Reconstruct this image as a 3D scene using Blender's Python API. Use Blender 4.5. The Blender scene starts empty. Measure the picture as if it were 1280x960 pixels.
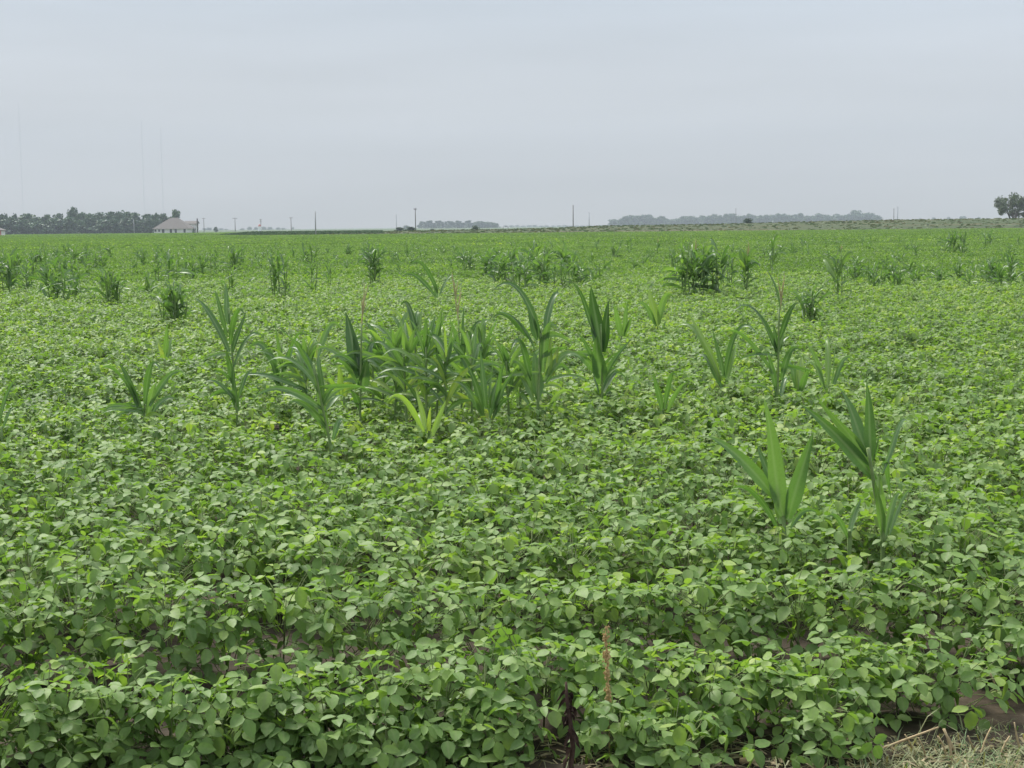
import bpy, math, random
import numpy as np
from mathutils import Vector, Matrix, Euler

# ------------------------------------------------------------------ camera, sky, sun, exposure
SC = bpy.context.scene
COL = SC.collection
R = math.radians
CAM_H = 1.75
FPX = 1800.0                      # focal length in photo pixels (photo is 1280 x 960)
PITCH = math.atan(197.0 / FPX)
ROLL = 0.0094
cam_d = bpy.data.cameras.new('camera')
cam_d.sensor_width = 36.0
cam_d.lens = 36.0 * FPX / 1280.0
cam_d.clip_start = 0.1
cam_d.clip_end = 20000
cam = bpy.data.objects.new('camera', cam_d)
COL.objects.link(cam)
CAM_M = Matrix.Translation((0, 0, CAM_H)) @ Matrix.Rotation(math.pi / 2 - PITCH, 4, 'X') @ Matrix.Rotation(-ROLL, 4, 'Z')
cam.matrix_world = CAM_M
SC.camera = cam

SUN_EL, SUN_AZ = R(58), R(-35)    # azimuth measured from +Y towards +X
SKY_H = (0.268, 0.254, 0.250)     # overcast colour near the horizon: warm haze
SKY_UP = (0.208, 0.233, 0.268)    # and above it
world = bpy.data.worlds.new('World')
SC.world = world
world.use_nodes = True
wn, wl = world.node_tree.nodes, world.node_tree.links
wn.clear()
w_out = wn.new('ShaderNodeOutputWorld')
w_bg = wn.new('ShaderNodeBackground')
w_bg.inputs['Strength'].default_value = 1.0
w_sky = wn.new('ShaderNodeTexSky')
w_sky.sky_type = 'NISHITA'
w_sky.sun_disc = False
w_sky.sun_elevation = SUN_EL
w_sky.sun_rotation = SUN_AZ
w_sky.air_density = 1.6
w_sky.dust_density = 4.0
w_scale = wn.new('ShaderNodeVectorMath'); w_scale.operation = 'SCALE'
w_scale.inputs['Scale'].default_value = 0.05
wl.new(w_sky.outputs[0], w_scale.inputs[0])
w_tc = wn.new('ShaderNodeTexCoord')
w_sep = wn.new('ShaderNodeSeparateXYZ')
wl.new(w_tc.outputs['Generated'], w_sep.inputs[0])
# an overcast sky brightens smoothly from the horizon to the zenith
w_cie = wn.new('ShaderNodeMapRange')
w_cie.inputs[1].default_value = 0.0; w_cie.inputs[2].default_value = 1.0
w_cie.inputs[3].default_value = 1.0; w_cie.inputs[4].default_value = 3.0
wl.new(w_sep.outputs['Z'], w_cie.inputs[0])
w_map = wn.new('ShaderNodeMapping')
w_map.inputs['Scale'].default_value = (1.6, 1.6, 16.0)
wl.new(w_tc.outputs['Generated'], w_map.inputs[0])
w_noise = wn.new('ShaderNodeTexNoise')
w_noise.inputs['Scale'].default_value = 1.5
w_noise.inputs['Detail'].default_value = 4.0
w_noise.inputs['Roughness'].default_value = 0.45
wl.new(w_map.outputs[0], w_noise.inputs['Vector'])
w_nr = wn.new('ShaderNodeMapRange')
w_nr.inputs[1].default_value = 0.3; w_nr.inputs[2].default_value = 0.7
w_nr.inputs[3].default_value = 0.89; w_nr.inputs[4].default_value = 1.11
wl.new(w_noise.outputs[0], w_nr.inputs[0])
w_mul = wn.new('ShaderNodeMath'); w_mul.operation = 'MULTIPLY'
wl.new(w_cie.outputs[0], w_mul.inputs[0]); wl.new(w_nr.outputs[0], w_mul.inputs[1])
w_cl = wn.new('ShaderNodeVectorMath'); w_cl.operation = 'SCALE'
w_tint = wn.new('ShaderNodeValToRGB')
w_tint.color_ramp.elements[0].position = 0.0; w_tint.color_ramp.elements[0].color = (*SKY_H, 1)
w_tint.color_ramp.elements[1].position = 0.16; w_tint.color_ramp.elements[1].color = (*SKY_UP, 1)
wl.new(w_sep.outputs['Z'], w_tint.inputs[0])
wl.new(w_tint.outputs[0], w_cl.inputs[0])
wl.new(w_mul.outputs[0], w_cl.inputs['Scale'])
w_mix = wn.new('ShaderNodeMix'); w_mix.data_type = 'RGBA'
w_mix.inputs['Factor'].default_value = 0.88
wl.new(w_scale.outputs[0], w_mix.inputs['A']); wl.new(w_cl.outputs[0], w_mix.inputs['B'])
wl.new(w_mix.outputs['Result'], w_bg.inputs['Color'])
wl.new(w_bg.outputs[0], w_out.inputs['Surface'])

sun_d = bpy.data.lights.new('sun', 'SUN')
sun_d.energy = 2.6
sun_d.angle = R(22)
sun_d.color = (1.0, 0.96, 0.9)
sun = bpy.data.objects.new('sun', sun_d)
COL.objects.link(sun)
sun_dir = Vector((math.sin(SUN_AZ) * math.cos(SUN_EL), math.cos(SUN_AZ) * math.cos(SUN_EL), math.sin(SUN_EL)))
sun.rotation_euler = sun_dir.to_track_quat('Z', 'Y').to_euler()

SC.view_settings.view_transform = 'Standard'
SC.view_settings.look = 'None'
SC.view_settings.gamma = 1.0
SC.view_settings.use_curve_mapping = False
SC.view_settings.exposure = 1.3
SC.render.engine = 'CYCLES'
SC.cycles.max_bounces = 8
SC.cycles.diffuse_bounces = 4
SC.cycles.transmission_bounces = 4
SC.cycles.volume_bounces = 1
SC.cycles.transparent_max_bounces = 4
SC.cycles.use_denoising = True
SC.cycles.use_adaptive_sampling = True
SC.cycles.adaptive_threshold = 0.01

# ------------------------------------------------------------------ helpers
ROT3 = CAM_M.to_3x3()

def ray(px, py):
    return ROT3 @ Vector(((px - 640) / FPX, -(py - 480) / FPX, -1.0))

def at_depth(px, py, d):
    r = ray(px, py)
    return Vector((0, 0, CAM_H)) + r * (d / r.y)

def hor(px):
    return 289.0 - ROLL * px

def canopy_dist(px, py, z=0.36):
    return (CAM_H - z) * FPX / (py - hor(px))

def tag(o, label=None, cat=None, group=None, kind=None):
    if label: o['label'] = label
    if cat: o['category'] = cat
    if group: o['group'] = group
    if kind: o['kind'] = kind
    return o

def link(name, data, parent=None, loc=None):
    o = bpy.data.objects.new(name, data)
    COL.objects.link(o)
    if parent is not None: o.parent = parent
    if loc is not None: o.location = loc
    return o

def empty(name, loc):
    o = link(name, None, None, loc)
    o.empty_display_size = 0.1
    return o

class MB:
    """collects geometry; attributes tone / rib per vertex"""
    def __init__(s):
        s.v, s.f, s.tone, s.rib, s.mi = [], [], [], [], []
    def add(s, vs, fs, tone=0.5, rib=None, mi=0):
        n = len(s.v)
        s.v += [tuple(v) for v in vs]
        s.f += [tuple(i + n for i in f) for f in fs]
        s.tone += [tone] * len(vs)
        s.rib += (rib if rib else [0.0] * len(vs))
        s.mi += [mi] * len(fs)
    def merge(s, o, M, dt=0.0):
        n = len(s.v)
        for v in o.v:
            s.v.append(tuple(M @ Vector(v)))
        s.f += [tuple(i + n for i in f) for f in o.f]
        s.tone += [t + dt for t in o.tone]
        s.rib += o.rib
        s.mi += o.mi
    def box(s, x0, x1, y0, y1, z0, z1, mi=0):
        s.add([(x0, y0, z0), (x1, y0, z0), (x1, y1, z0), (x0, y1, z0), (x0, y0, z1), (x1, y0, z1), (x1, y1, z1), (x0, y1, z1)],
              [(0, 3, 2, 1), (4, 5, 6, 7), (0, 1, 5, 4), (1, 2, 6, 5), (2, 3, 7, 6), (3, 0, 4, 7)], mi=mi)
    def tube(s, pts, rad, k=5, tone=0.5, mi=0, cap=True):
        pts = [Vector(p) for p in pts]
        vs, fs = [], []
        for i, p in enumerate(pts):
            t = (pts[min(i + 1, len(pts) - 1)] - pts[max(i - 1, 0)])
            t = t.normalized() if t.length > 1e-9 else Vector((0, 0, 1))
            a = t.cross(Vector((0.31, 0.95, 0.05)))
            if a.length < 1e-3: a = t.cross(Vector((1, 0, 0)))
            a.normalize(); b = t.cross(a)
            r = rad[i] if isinstance(rad, (list, tuple)) else rad
            for j in range(k):
                an = 2 * math.pi * j / k
                vs.append(p + a * (math.cos(an) * r) + b * (math.sin(an) * r))
        for i in range(len(pts) - 1):
            for j in range(k):
                fs.append((i * k + j, i * k + (j + 1) % k, (i + 1) * k + (j + 1) % k, (i + 1) * k + j))
        if cap:
            fs.append(tuple(range(k))[::-1]); fs.append(tuple((len(pts) - 1) * k + j for j in range(k)))
        s.add(vs, fs, tone, None, mi)
    def mesh(s, name, mats, smooth=False):
        me = bpy.data.meshes.new(name)
        me.from_pydata(s.v, [], s.f)
        if not isinstance(mats, (list, tuple)): mats = [mats]
        for m in mats: me.materials.append(m)
        me.polygons.foreach_set('material_index', np.array(s.mi, np.int32))
        a = me.attributes.new('tone', 'FLOAT', 'POINT'); a.data.foreach_set('value', np.array(s.tone, np.float32))
        a = me.attributes.new('rib', 'FLOAT', 'POINT'); a.data.foreach_set('value', np.array(s.rib, np.float32))
        if smooth: me.polygons.foreach_set('use_smooth', np.ones(len(s.f), bool))
        me.update()
        return me
    def build(s, name, mats, parent=None, loc=None, smooth=False):
        return link(name, s.mesh(name, mats, smooth), parent, loc)

# ------------------------------------------------------------------ materials
def new_mat(name):
    m = bpy.data.materials.new(name)
    m.use_nodes = True
    m.node_tree.nodes.clear()
    return m, m.node_tree.nodes, m.node_tree.links

def ramp(n, stops):
    r = n.new('ShaderNodeValToRGB')
    e = r.color_ramp.elements
    while len(e) < len(stops): e.new(0.5)
    for i, (p, c) in enumerate(stops):
        e[i].position = p; e[i].color = (c[0], c[1], c[2], 1)
    return r

def leaf_mat(name, stops, trans=0.4, rough=0.45, rib_col=(0.2, 0.26, 0.1), under=(0.17, 0.235, 0.105), spec=0.5,
             obj_var=0.3, field_var=0.35, field_scale=0.35, tr_gain=(1.25, 1.5, 0.45), rib_amt=0.5):
    m, n, l = new_mat(name)
    out = n.new('ShaderNodeOutputMaterial')
    at = n.new('ShaderNodeAttribute'); at.attribute_name = 'tone'
    rb = n.new('ShaderNodeAttribute'); rb.attribute_name = 'rib'
    oi = n.new('ShaderNodeObjectInfo')
    ge = n.new('ShaderNodeNewGeometry')
    nz = n.new('ShaderNodeTexNoise'); nz.inputs['Scale'].default_value = field_scale; nz.inputs['Detail'].default_value = 3
    l.new(ge.outputs['Position'], nz.inputs['Vector'])
    def ma(op, a, b):
        x = n.new('ShaderNodeMath'); x.operation = op
        for i, q in enumerate((a, b)):
            if isinstance(q, (int, float)): x.inputs[i].default_value = q
            else: l.new(q, x.inputs[i])
        return x.outputs[0]
    v = ma('ADD', at.outputs['Fac'], ma('MULTIPLY', ma('SUBTRACT', oi.outputs['Random'], 0.5), obj_var))
    v = ma('ADD', v, ma('MULTIPLY', ma('SUBTRACT', nz.outputs[0], 0.5), field_var * 2))
    cr = ramp(n, stops); l.new(v, cr.inputs[0])
    # fine blotches on the blade
    nf = n.new('ShaderNodeTexNoise'); nf.inputs['Scale'].default_value = 90; nf.inputs['Detail'].default_value = 2
    l.new(ge.outputs['Position'], nf.inputs['Vector'])
    mr = n.new('ShaderNodeMapRange'); mr.inputs[1].default_value = .3; mr.inputs[2].default_value = .7
    mr.inputs[3].default_value = .86; mr.inputs[4].default_value = 1.14
    l.new(nf.outputs[0], mr.inputs[0])
    sc = n.new('ShaderNodeVectorMath'); sc.operation = 'SCALE'
    l.new(cr.outputs[0], sc.inputs[0]); l.new(mr.outputs[0], sc.inputs['Scale'])
    # midrib
    rr = n.new('ShaderNodeMapRange'); rr.inputs[1].default_value = 0.72; rr.inputs[2].default_value = 1.0
    rr.inputs[3].default_value = 0; rr.inputs[4].default_value = rib_amt
    l.new(rb.outputs['Fac'], rr.inputs[0])
    mx = n.new('ShaderNodeMix'); mx.data_type = 'RGBA'
    l.new(rr.outputs[0], mx.inputs['Factor']); l.new(sc.outputs[0], mx.inputs['A']); mx.inputs['B'].default_value = (*rib_col, 1)
    # paler underside
    mu = n.new('ShaderNodeMix'); mu.data_type = 'RGBA'
    l.new(ma('MULTIPLY', ge.outputs['Backfacing'], 0.55), mu.inputs['Factor'])
    l.new(mx.outputs['Result'], mu.inputs['A']); mu.inputs['B'].default_value = (*under, 1)
    p = n.new('ShaderNodeBsdfPrincipled')
    p.inputs['Roughness'].default_value = rough
    p.inputs['Specular IOR Level'].default_value = spec
    l.new(mu.outputs['Result'], p.inputs['Base Color'])
    t = n.new('ShaderNodeBsdfTranslucent')
    tg = n.new('ShaderNodeVectorMath'); tg.operation = 'MULTIPLY'; tg.inputs[1].default_value = tr_gain
    l.new(cr.outputs[0], tg.inputs[0]); l.new(tg.outputs[0], t.inputs['Color'])
    ms = n.new('ShaderNodeMixShader'); ms.inputs[0].default_value = trans
    l.new(p.outputs[0], ms.inputs[1]); l.new(t.outputs[0], ms.inputs[2])
    l.new(ms.outputs[0], out.inputs['Surface'])
    return m

def noise_mat(name, stops, scale=4, detail=6, rough=0.9, bump=0.0, bump_scale=30, spec=0.2, stretch=(1, 1, 1), coord='Object', two=None):
    m, n, l = new_mat(name)
    out = n.new('ShaderNodeOutputMaterial')
    p = n.new('ShaderNodeBsdfPrincipled')
    p.inputs['Roughness'].default_value = rough
    p.inputs['Specular IOR Level'].default_value = spec
    tc = n.new('ShaderNodeTexCoord')
    mp = n.new('ShaderNodeMapping'); mp.inputs['Scale'].default_value = stretch
    l.new(tc.outputs[coord], mp.inputs[0])
    nz = n.new('ShaderNodeTexNoise'); nz.inputs['Scale'].default_value = scale; nz.inputs['Detail'].default_value = detail
    nz.inputs['Roughness'].default_value = 0.65
    l.new(mp.outputs[0], nz.inputs['Vector'])
    cr = ramp(n, stops); l.new(nz.outputs[0], cr.inputs[0])
    l.new(cr.outputs[0], p.inputs['Base Color'])
    if bump:
        b = n.new('ShaderNodeBump'); b.inputs['Strength'].default_value = bump; b.inputs['Distance'].default_value = 0.02
        nb = n.new('ShaderNodeTexNoise'); nb.inputs['Scale'].default_value = bump_scale; nb.inputs['Detail'].default_value = 5
        l.new(mp.outputs[0], nb.inputs['Vector']); l.new(nb.outputs[0], b.inputs['Height']); l.new(b.outputs[0], p.inputs['Normal'])
    l.new(p.outputs[0], out.inputs['Surface'])
    return m

M = {}
M['soy'] = leaf_mat('soy_leaf', [(0.0, (0.078, 0.138, 0.030)), (0.35, (0.136, 0.230, 0.057)), (0.6, (0.182, 0.280, 0.074)),
                                 (0.85, (0.240, 0.338, 0.070)), (1.0, (0.315, 0.385, 0.085))], trans=0.42, tr_gain=(1.2, 1.36, 0.5), rough=0.52, spec=0.34, field_scale=0.14, under=(0.165, 0.24, 0.085))
M['soy_stem'] = noise_mat('soy_stem', [(0.3, (0.12, 0.17, 0.06)), (0.7, (0.22, 0.24, 0.11))], 20)
M['corn'] = leaf_mat('corn_leaf', [(0.0, (0.040, 0.092, 0.026)), (0.4, (0.100, 0.190, 0.060)), (0.65, (0.162, 0.266, 0.082)),
                                   (0.85, (0.240, 0.345, 0.075)), (1.0, (0.310, 0.390, 0.09))], trans=0.42, rough=0.42, spec=0.6, tr_gain=(1.2, 1.35, 0.5),
                     rib_col=(0.30, 0.36, 0.18), under=(0.11, 0.17, 0.075), obj_var=0.34, field_var=0.12, rib_amt=0.8)
M['corn_stalk'] = noise_mat('corn_stalk', [(0.3, (0.12, 0.20, 0.06)), (0.7, (0.22, 0.28, 0.11))], 18, rough=0.5)
M['tassel'] = noise_mat('tassel', [(0.3, (0.29, 0.25, 0.11)), (0.7, (0.46, 0.40, 0.21))], 40)
M['dry'] = noise_mat('dry_straw', [(0.3, (0.24, 0.17, 0.085)), (0.7, (0.46, 0.36, 0.21))], 25, rough=0.7)
M['rust'] = noise_mat('rusty_seed_head', [(0.3, (0.34, 0.23, 0.09)), (0.7, (0.50, 0.36, 0.17))], 60)
M['deadweed'] = noise_mat('dead_weed', [(0.3, (0.022, 0.015, 0.011)), (0.7, (0.085, 0.05, 0.035))], 40)
M['soil'] = noise_mat('soil', [(0.25, (0.020, 0.015, 0.010)), (0.5, (0.040, 0.030, 0.019)), (0.75, (0.075, 0.057, 0.038))], 7, bump=0.9, bump_scale=14)
M['farmland'] = noise_mat('farmland', [(0.3, (0.050, 0.085, 0.034)), (0.55, (0.070, 0.105, 0.042)), (0.75, (0.105, 0.115, 0.058))], 0.012, stretch=(1, 2.2, 1), detail=8)
M['bank'] = noise_mat('bank_grass', [(0.3, (0.028, 0.052, 0.014)), (0.5, (0.045, 0.060, 0.019)), (0.7, (0.082, 0.066, 0.030))], 0.05, stretch=(0.3, 3, 1), detail=9)
M['ditch'] = noise_mat('ditch_soil', [(0.35, (0.12, 0.095, 0.065)), (0.65, (0.23, 0.18, 0.13))], 0.3, stretch=(0.3, 2, 1))
M['grass'] = leaf_mat('verge_grass', [(0.0, (0.05, 0.10, 0.03)), (0.6, (0.11, 0.19, 0.05)), (0.8, (0.17, 0.15, 0.06)), (0.92, (0.24, 0.19, 0.10)), (1.0, (0.36, 0.29, 0.17))], trans=0.25, rough=0.6, field_var=0.1, obj_var=0.0)
M['tuft'] = leaf_mat('bank_tuft', [(0.0, (0.030, 0.056, 0.018)), (0.5, (0.055, 0.075, 0.024)), (1.0, (0.105, 0.088, 0.040))], trans=0.3, rough=0.7, field_var=0.2, field_scale=0.03)
M['tree'] = leaf_mat('tree_leaf', [(0.0, (0.013, 0.040, 0.026)), (0.5, (0.025, 0.066, 0.040)), (1.0, (0.046, 0.094, 0.052))], trans=0.2, rough=0.6, obj_var=0.5, field_var=0.15, field_scale=0.05, tr_gain=(1.1, 1.2, .6))
M['tree_grey'] = leaf_mat('tree_leaf_grey', [(0.0, (0.045, 0.065, 0.035)), (0.5, (0.075, 0.098, 0.05)), (1.0, (0.12, 0.14, 0.08))], trans=0.2, rough=0.6, tr_gain=(1.1, 1.2, .6))
M['bark'] = noise_mat('bark', [(0.3, (0.06, 0.05, 0.04)), (0.7, (0.14, 0.12, 0.10))], 6)
M['farcrop'] = leaf_mat('far_crop', [(0.0, (0.03, 0.065, 0.03)), (0.5, (0.055, 0.10, 0.04)), (1.0, (0.11, 0.15, 0.06))], trans=0.2, rough=0.6, field_scale=0.02)
M['pole'] = noise_mat('pole_wood', [(0.3, (0.13, 0.115, 0.10)), (0.7, (0.21, 0.19, 0.17))], 3)
M['pole_pale'] = noise_mat('pole_pale', [(0.3, (0.30, 0.30, 0.29)), (0.7, (0.42, 0.41, 0.39))], 3)
M['wall'] = noise_mat('house_wall', [(0.3, (0.66, 0.64, 0.59)), (0.7, (0.78, 0.76, 0.71))], 1.2)
M['roof'] = noise_mat('house_roof', [(0.3, (0.118, 0.106, 0.096)), (0.7, (0.165, 0.148, 0.134))], 1.5, stretch=(1, 1, 4))
M['glass'] = noise_mat('window_glass', [(0.3, (0.03, 0.03, 0.035)), (0.7, (0.06, 0.06, 0.07))], 1, rough=0.15, spec=0.6)
M['white'] = noise_mat('white_paint', [(0.3, (0.74, 0.74, 0.74)), (0.7, (0.82, 0.82, 0.81))], 1, rough=0.35, spec=0.5)
M['rubber'] = noise_mat('rubber', [(0.3, (0.02, 0.02, 0.02)), (0.7, (0.04, 0.04, 0.04))], 4)
M['steel'] = noise_mat('mast_steel', [(0.3, (0.28, 0.28, 0.29)), (0.7, (0.4, 0.4, 0.41))], 0.2, rough=0.5)
M['red'] = noise_mat('faded_red_paint', [(0.3, (0.42, 0.13, 0.10)), (0.7, (0.50, 0.17, 0.13))], 1)

# ------------------------------------------------------------------ ground
def sheet(name, pts, z, mat, kind='structure'):
    me = bpy.data.meshes.new(name)
    me.from_pydata([(x, y, z) for x, y in pts], [], [tuple(range(len(pts)))])
    me.materials.append(mat); me.update()
    o = link(name, me); tag(o, kind=kind)
    return o

sheet('ground', [(-2600, -100), (2600, -100), (2600, 3600), (-2600, 3600)], -0.02, M['farmland'])

def soil_field():
    # finely bumped soil near the camera, flat strips farther away: one sheet
    rng = np.random.default_rng(3)
    xs = np.concatenate([[-330, -60, -12], np.linspace(-5, 5, 101), [12, 60, 330]])
    ys = np.concatenate([[-8, 0, 3], np.linspace(4.0, 8.0, 61), [12, 40, 120, 330]])
    X, Y = np.meshgrid(xs, ys)
    near = np.exp(-np.maximum(0, np.abs(X) - 4.5) * 3) * np.exp(-np.maximum(0, Y - 7.5) * 3) * (Y > 3.9)
    Z = near * (rng.normal(0, 0.009, X.shape) + 0.018 * np.sin(Y * 8.3) * np.sin(X * 2.1 + Y)) + 0.012
    v = np.stack([X, Y, Z], -1).reshape(-1, 3)
    ny, nx = X.shape
    f = [(j * nx + i, j * nx + i + 1, (j + 1) * nx + i + 1, (j + 1) * nx + i) for j in range(ny - 1) for i in range(nx - 1)]
    me = bpy.data.meshes.new('field_soil')
    me.from_pydata(v.tolist(), [], f)
    me.materials.append(M['soil'])
    me.polygons.foreach_set('use_smooth', np.ones(len(f), bool)); me.update()
    tag(link('field_soil', me), kind='structure')
soil_field()

# dry grass bank across the far end of the field: its crest follows the photo's skyline
BANK_PX = [(-200, 0.35), (120, 0.3), (300, 0.4), (480, 0.75), (560, 0.95), (640, 1.0), (700, 1.25), (760, 1.6), (900, 1.75), (1000, 2.1), (1100, 2.35), (1280, 2.45), (1500, 2.5), (1800, 2.4)]
def bank_height(x):
    px = 640 + x / 340.0 * FPX
    return float(np.interp(px, [p for p, _ in BANK_PX], [h for _, h in BANK_PX]))
def bank():
    rng = np.random.default_rng(11)
    prof = [(292, 0.0), (300, 0.16), (312, 0.45), (326, 0.8), (340, 1.0), (352, 1.0), (370, 0.75), (395, 0.5), (430, 0.02)]
    xs = np.linspace(-170, 260, 216)
    vs, fs = [], []
    for x in xs:
        h = bank_height(x)
        for y, k in prof:
            vs.append((x, y + rng.normal(0, .8), -0.01 + h * k + (rng.normal(0, 0.05) if 0.1 < k else 0)))
    k = len(prof)
    for i in range(len(xs) - 1):
        for j in range(k - 1):
            fs.append((i * k + j, (i + 1) * k + j, (i + 1) * k + j + 1, i * k + j + 1))
    me = bpy.data.meshes.new('grass_bank'); me.from_pydata(vs, [], fs); me.materials.append(M['bank'])
    me.polygons.foreach_set('use_smooth', np.ones(len(fs), bool)); me.update()
    tag(link('grass_bank', me), kind='structure')
    # tufts on it
    mb = MB()
    rnd = random.Random(5)
    for i in range(9000):
        x = rnd.uniform(-150, 250); y = rnd.uniform(294, 372)
        yy = [p for p, _ in prof]; kk = [q for _, q in prof]
        z = bank_height(x) * float(np.interp(y, yy, kk)) - 0.05
        a = rnd.uniform(0, math.pi); w = rnd.uniform(.25, .8); h = rnd.uniform(.10, .32)
        dx, dy = math.cos(a) * w, math.sin(a) * w
        lean = rnd.uniform(-.2, .2)
        mb.add([(x - dx, y - dy, z), (x + dx, y + dy, z), (x + dx * .7 + lean, y + dy * .7, z + h), (x - dx * .5 + lean, y - dy * .5, z + h * rnd.uniform(.6, 1))],
               [(0, 1, 2, 3)], rnd.random())
    tag(mb.build('bank_grass', M['tuft']), 'dry and green grass tufts along the far bank', 'grass', kind='stuff')
    # bare strip at the foot of the bank
    mb = MB()
    vs, fs = [], []
    xs = np.linspace(-8, 120, 65)
    for i, x in enumerate(xs):
        w = 2.6 + 1.6 * math.sin(i * .9) + rng.normal(0, .5)
        vs += [(x, 290.6, 0.36), (x, 292.5 + w, 0.42 + 0.02 * w)]
        if i: fs.append((2 * i - 2, 2 * i, 2 * i + 1, 2 * i - 1))
    mb.add(vs, fs)
    tag(mb.build('bare_strip', M['ditch']), kind='structure')
bank()

# ------------------------------------------------------------------ soybean leaves and plants
def leaflet(mb, M4, L, W, fold, droop, tone, rnd):
    ts = (0.0, 0.16, 0.42, 0.74, 1.0)
    hw = (0.0, 0.37, 0.5, 0.36, 0.0)
    vs, rib = [], []
    for t, w in zip(ts, hw):
        x = L * t; z = -droop * L * t * t
        ed = w * W
        if w:
            zz = ed * math.tan(fold)
            wav = rnd.uniform(-.06, .06) * W
            vs += [(x, -ed, z + zz + wav), (x, 0, z), (x, ed, z + zz - wav)]; rib += [0, 1, 0]
        else:
            vs.append((x, 0, z)); rib.append(1)
    fs = [(0, 1, 2), (0, 2, 3), (1, 4, 5, 2), (2, 5, 6, 3), (4, 7, 8, 5), (5, 8, 9, 6), (7, 10, 8), (8, 10, 9)]
    mb.add([M4 @ Vector(v) for v in vs], fs, tone, rib)

def trifoliate(rnd, pet=0.13, elev=45, L=0.075, tone=None, up=False, simple=False):
    """petiole from the origin, leaf of three leaflets at its end"""
    mb = MB()
    base_tone = rnd.gauss(0.47, 0.13) if tone is None else tone
    e = R(elev)
    end = Vector((pet * math.cos(e), 0, pet * math.sin(e)))
    if not simple:
        mb.tube([(0, 0, 0), (end.x * .5, 0, end.z * .58), end], [0.0022, 0.0018, 0.0015], 3, 0.72, 1, False)
    pitch0 = R(rnd.gauss(9, 12)) if not up else R(rnd.uniform(-60, -25))
    rollv = R(rnd.gauss(0, 13))
    for k, az in enumerate((0, 78, -78)):
        az = R(az + rnd.uniform(-14, 14)) if k else R(rnd.uniform(-10, 10))
        l = L * (1.08 if k == 0 else rnd.uniform(.85, 1.0))
        w = l * rnd.uniform(.62, .76)
        off = 0.022 if k == 0 else 0.004
        Mt = (Matrix.Translation(end) @ Matrix.Rotation(rollv, 4, 'X') @ Matrix.Rotation(pitch0, 4, 'Y') @ Matrix.Rotation(az, 4, 'Z')
              @ Matrix.Translation((off * L / .075, 0, 0)) @ Matrix.Rotation(R(rnd.gauss(8, 15)), 4, 'Y') @ Matrix.Rotation(R(rnd.gauss(0, 14)), 4, 'X'))
        leaflet(mb, Mt, l, w, R(rnd.uniform(4, 24)), rnd.uniform(-.05, .32), base_tone + rnd.gauss(0, .06), rnd)
    return mb

rs = random.Random(21)
TRI = [trifoliate(rs, pet=rs.uniform(.07, .17), elev=rs.uniform(20, 62), L=rs.choice((rs.uniform(.036, .048), rs.uniform(.046, .058), rs.uniform(.050, .064)))) for _ in range(30)]
TRI_NEW = [trifoliate(rs, pet=rs.uniform(.03, .06), elev=rs.uniform(55, 80), L=rs.uniform(.030, .042), tone=rs.uniform(.60, .88), up=(i % 2 == 0)) for i in range(5)]
TRI_M = [t.mesh('leaf', [M['soy'], M['soy_stem']], True) for t in TRI]
TRI_NEW_M = [t.mesh('leaf', [M['soy'], M['soy_stem']], True) for t in TRI_NEW]

def plant_layout(rnd, H, n, spread):
    """leaf placements on one soybean plant: (variant, new?, matrix)"""
    out = []
    az = rnd.uniform(0, 360)
    for i in range(n):
        u = (i + .5) / n
        z = H * (0.04 + 0.76 * u ** 0.75)
        az += 137.5 + rnd.uniform(-25, 25)
        r = rnd.uniform(0, .15) * spread * (1 - .4 * u)
        bx, by = math.cos(R(az)) * r, math.sin(R(az)) * r
        s = rnd.uniform(.82, 1.18) * (1.05 - .22 * max(0, u - .6))
        tilt = R(rnd.gauss(24 - 30 * u, 11))
        Mx = Matrix.Translation((bx, by, z)) @ Matrix.Rotation(R(az), 4, 'Z') @ Matrix.Rotation(tilt, 4, 'Y') @ Matrix.Diagonal((s * spread, s, s, 1))
        out.append((rnd.randrange(len(TRI)), False, Mx))
    for i in range(rnd.choice((0, 1, 2, 2))):
        a = rnd.uniform(0, 6.28); r = rnd.uniform(0, .08)
        out.append((rnd.randrange(len(TRI_NEW)), True, Matrix.Translation((math.cos(a) * r, math.sin(a) * r, H * rnd.uniform(.82, 1.0))) @ Matrix.Rotation(rnd.uniform(0, 6.28), 4, 'Z')))
    return out

def stem_mb(rnd, H):
    mb = MB()
    lx, ly = rnd.uniform(-.03, .03), rnd.uniform(-.03, .03)
    mb.tube([(0, 0, -.02), (lx * .5, ly * .5, H * .45), (lx, ly, H * .9)], [.0038, .003, .0018], 5, .6)
    for k in range(2):
        a = rnd.uniform(0, 6.28); z = H * rnd.uniform(.2, .45)
        mb.tube([(lx * .3, ly * .3, z), (math.cos(a) * .06, math.sin(a) * .06, z + .09)], [.0025, .0015], 4, .6)
    return mb
STEMS = [stem_mb(rs, .30).mesh('stem', M['soy_stem'], True) for _ in range(4)]

from mathutils import noise as mnoise
ROW0, ROWD, SLOPE, STEP = 4.76, 0.77, 0.03, 0.175
def hvar(x, y):
    return mnoise.noise(Vector((x * .9, y * .9, 3.1))) * .5 + mnoise.noise(Vector((x * .25, y * .25, 9.1))) * .5

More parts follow.
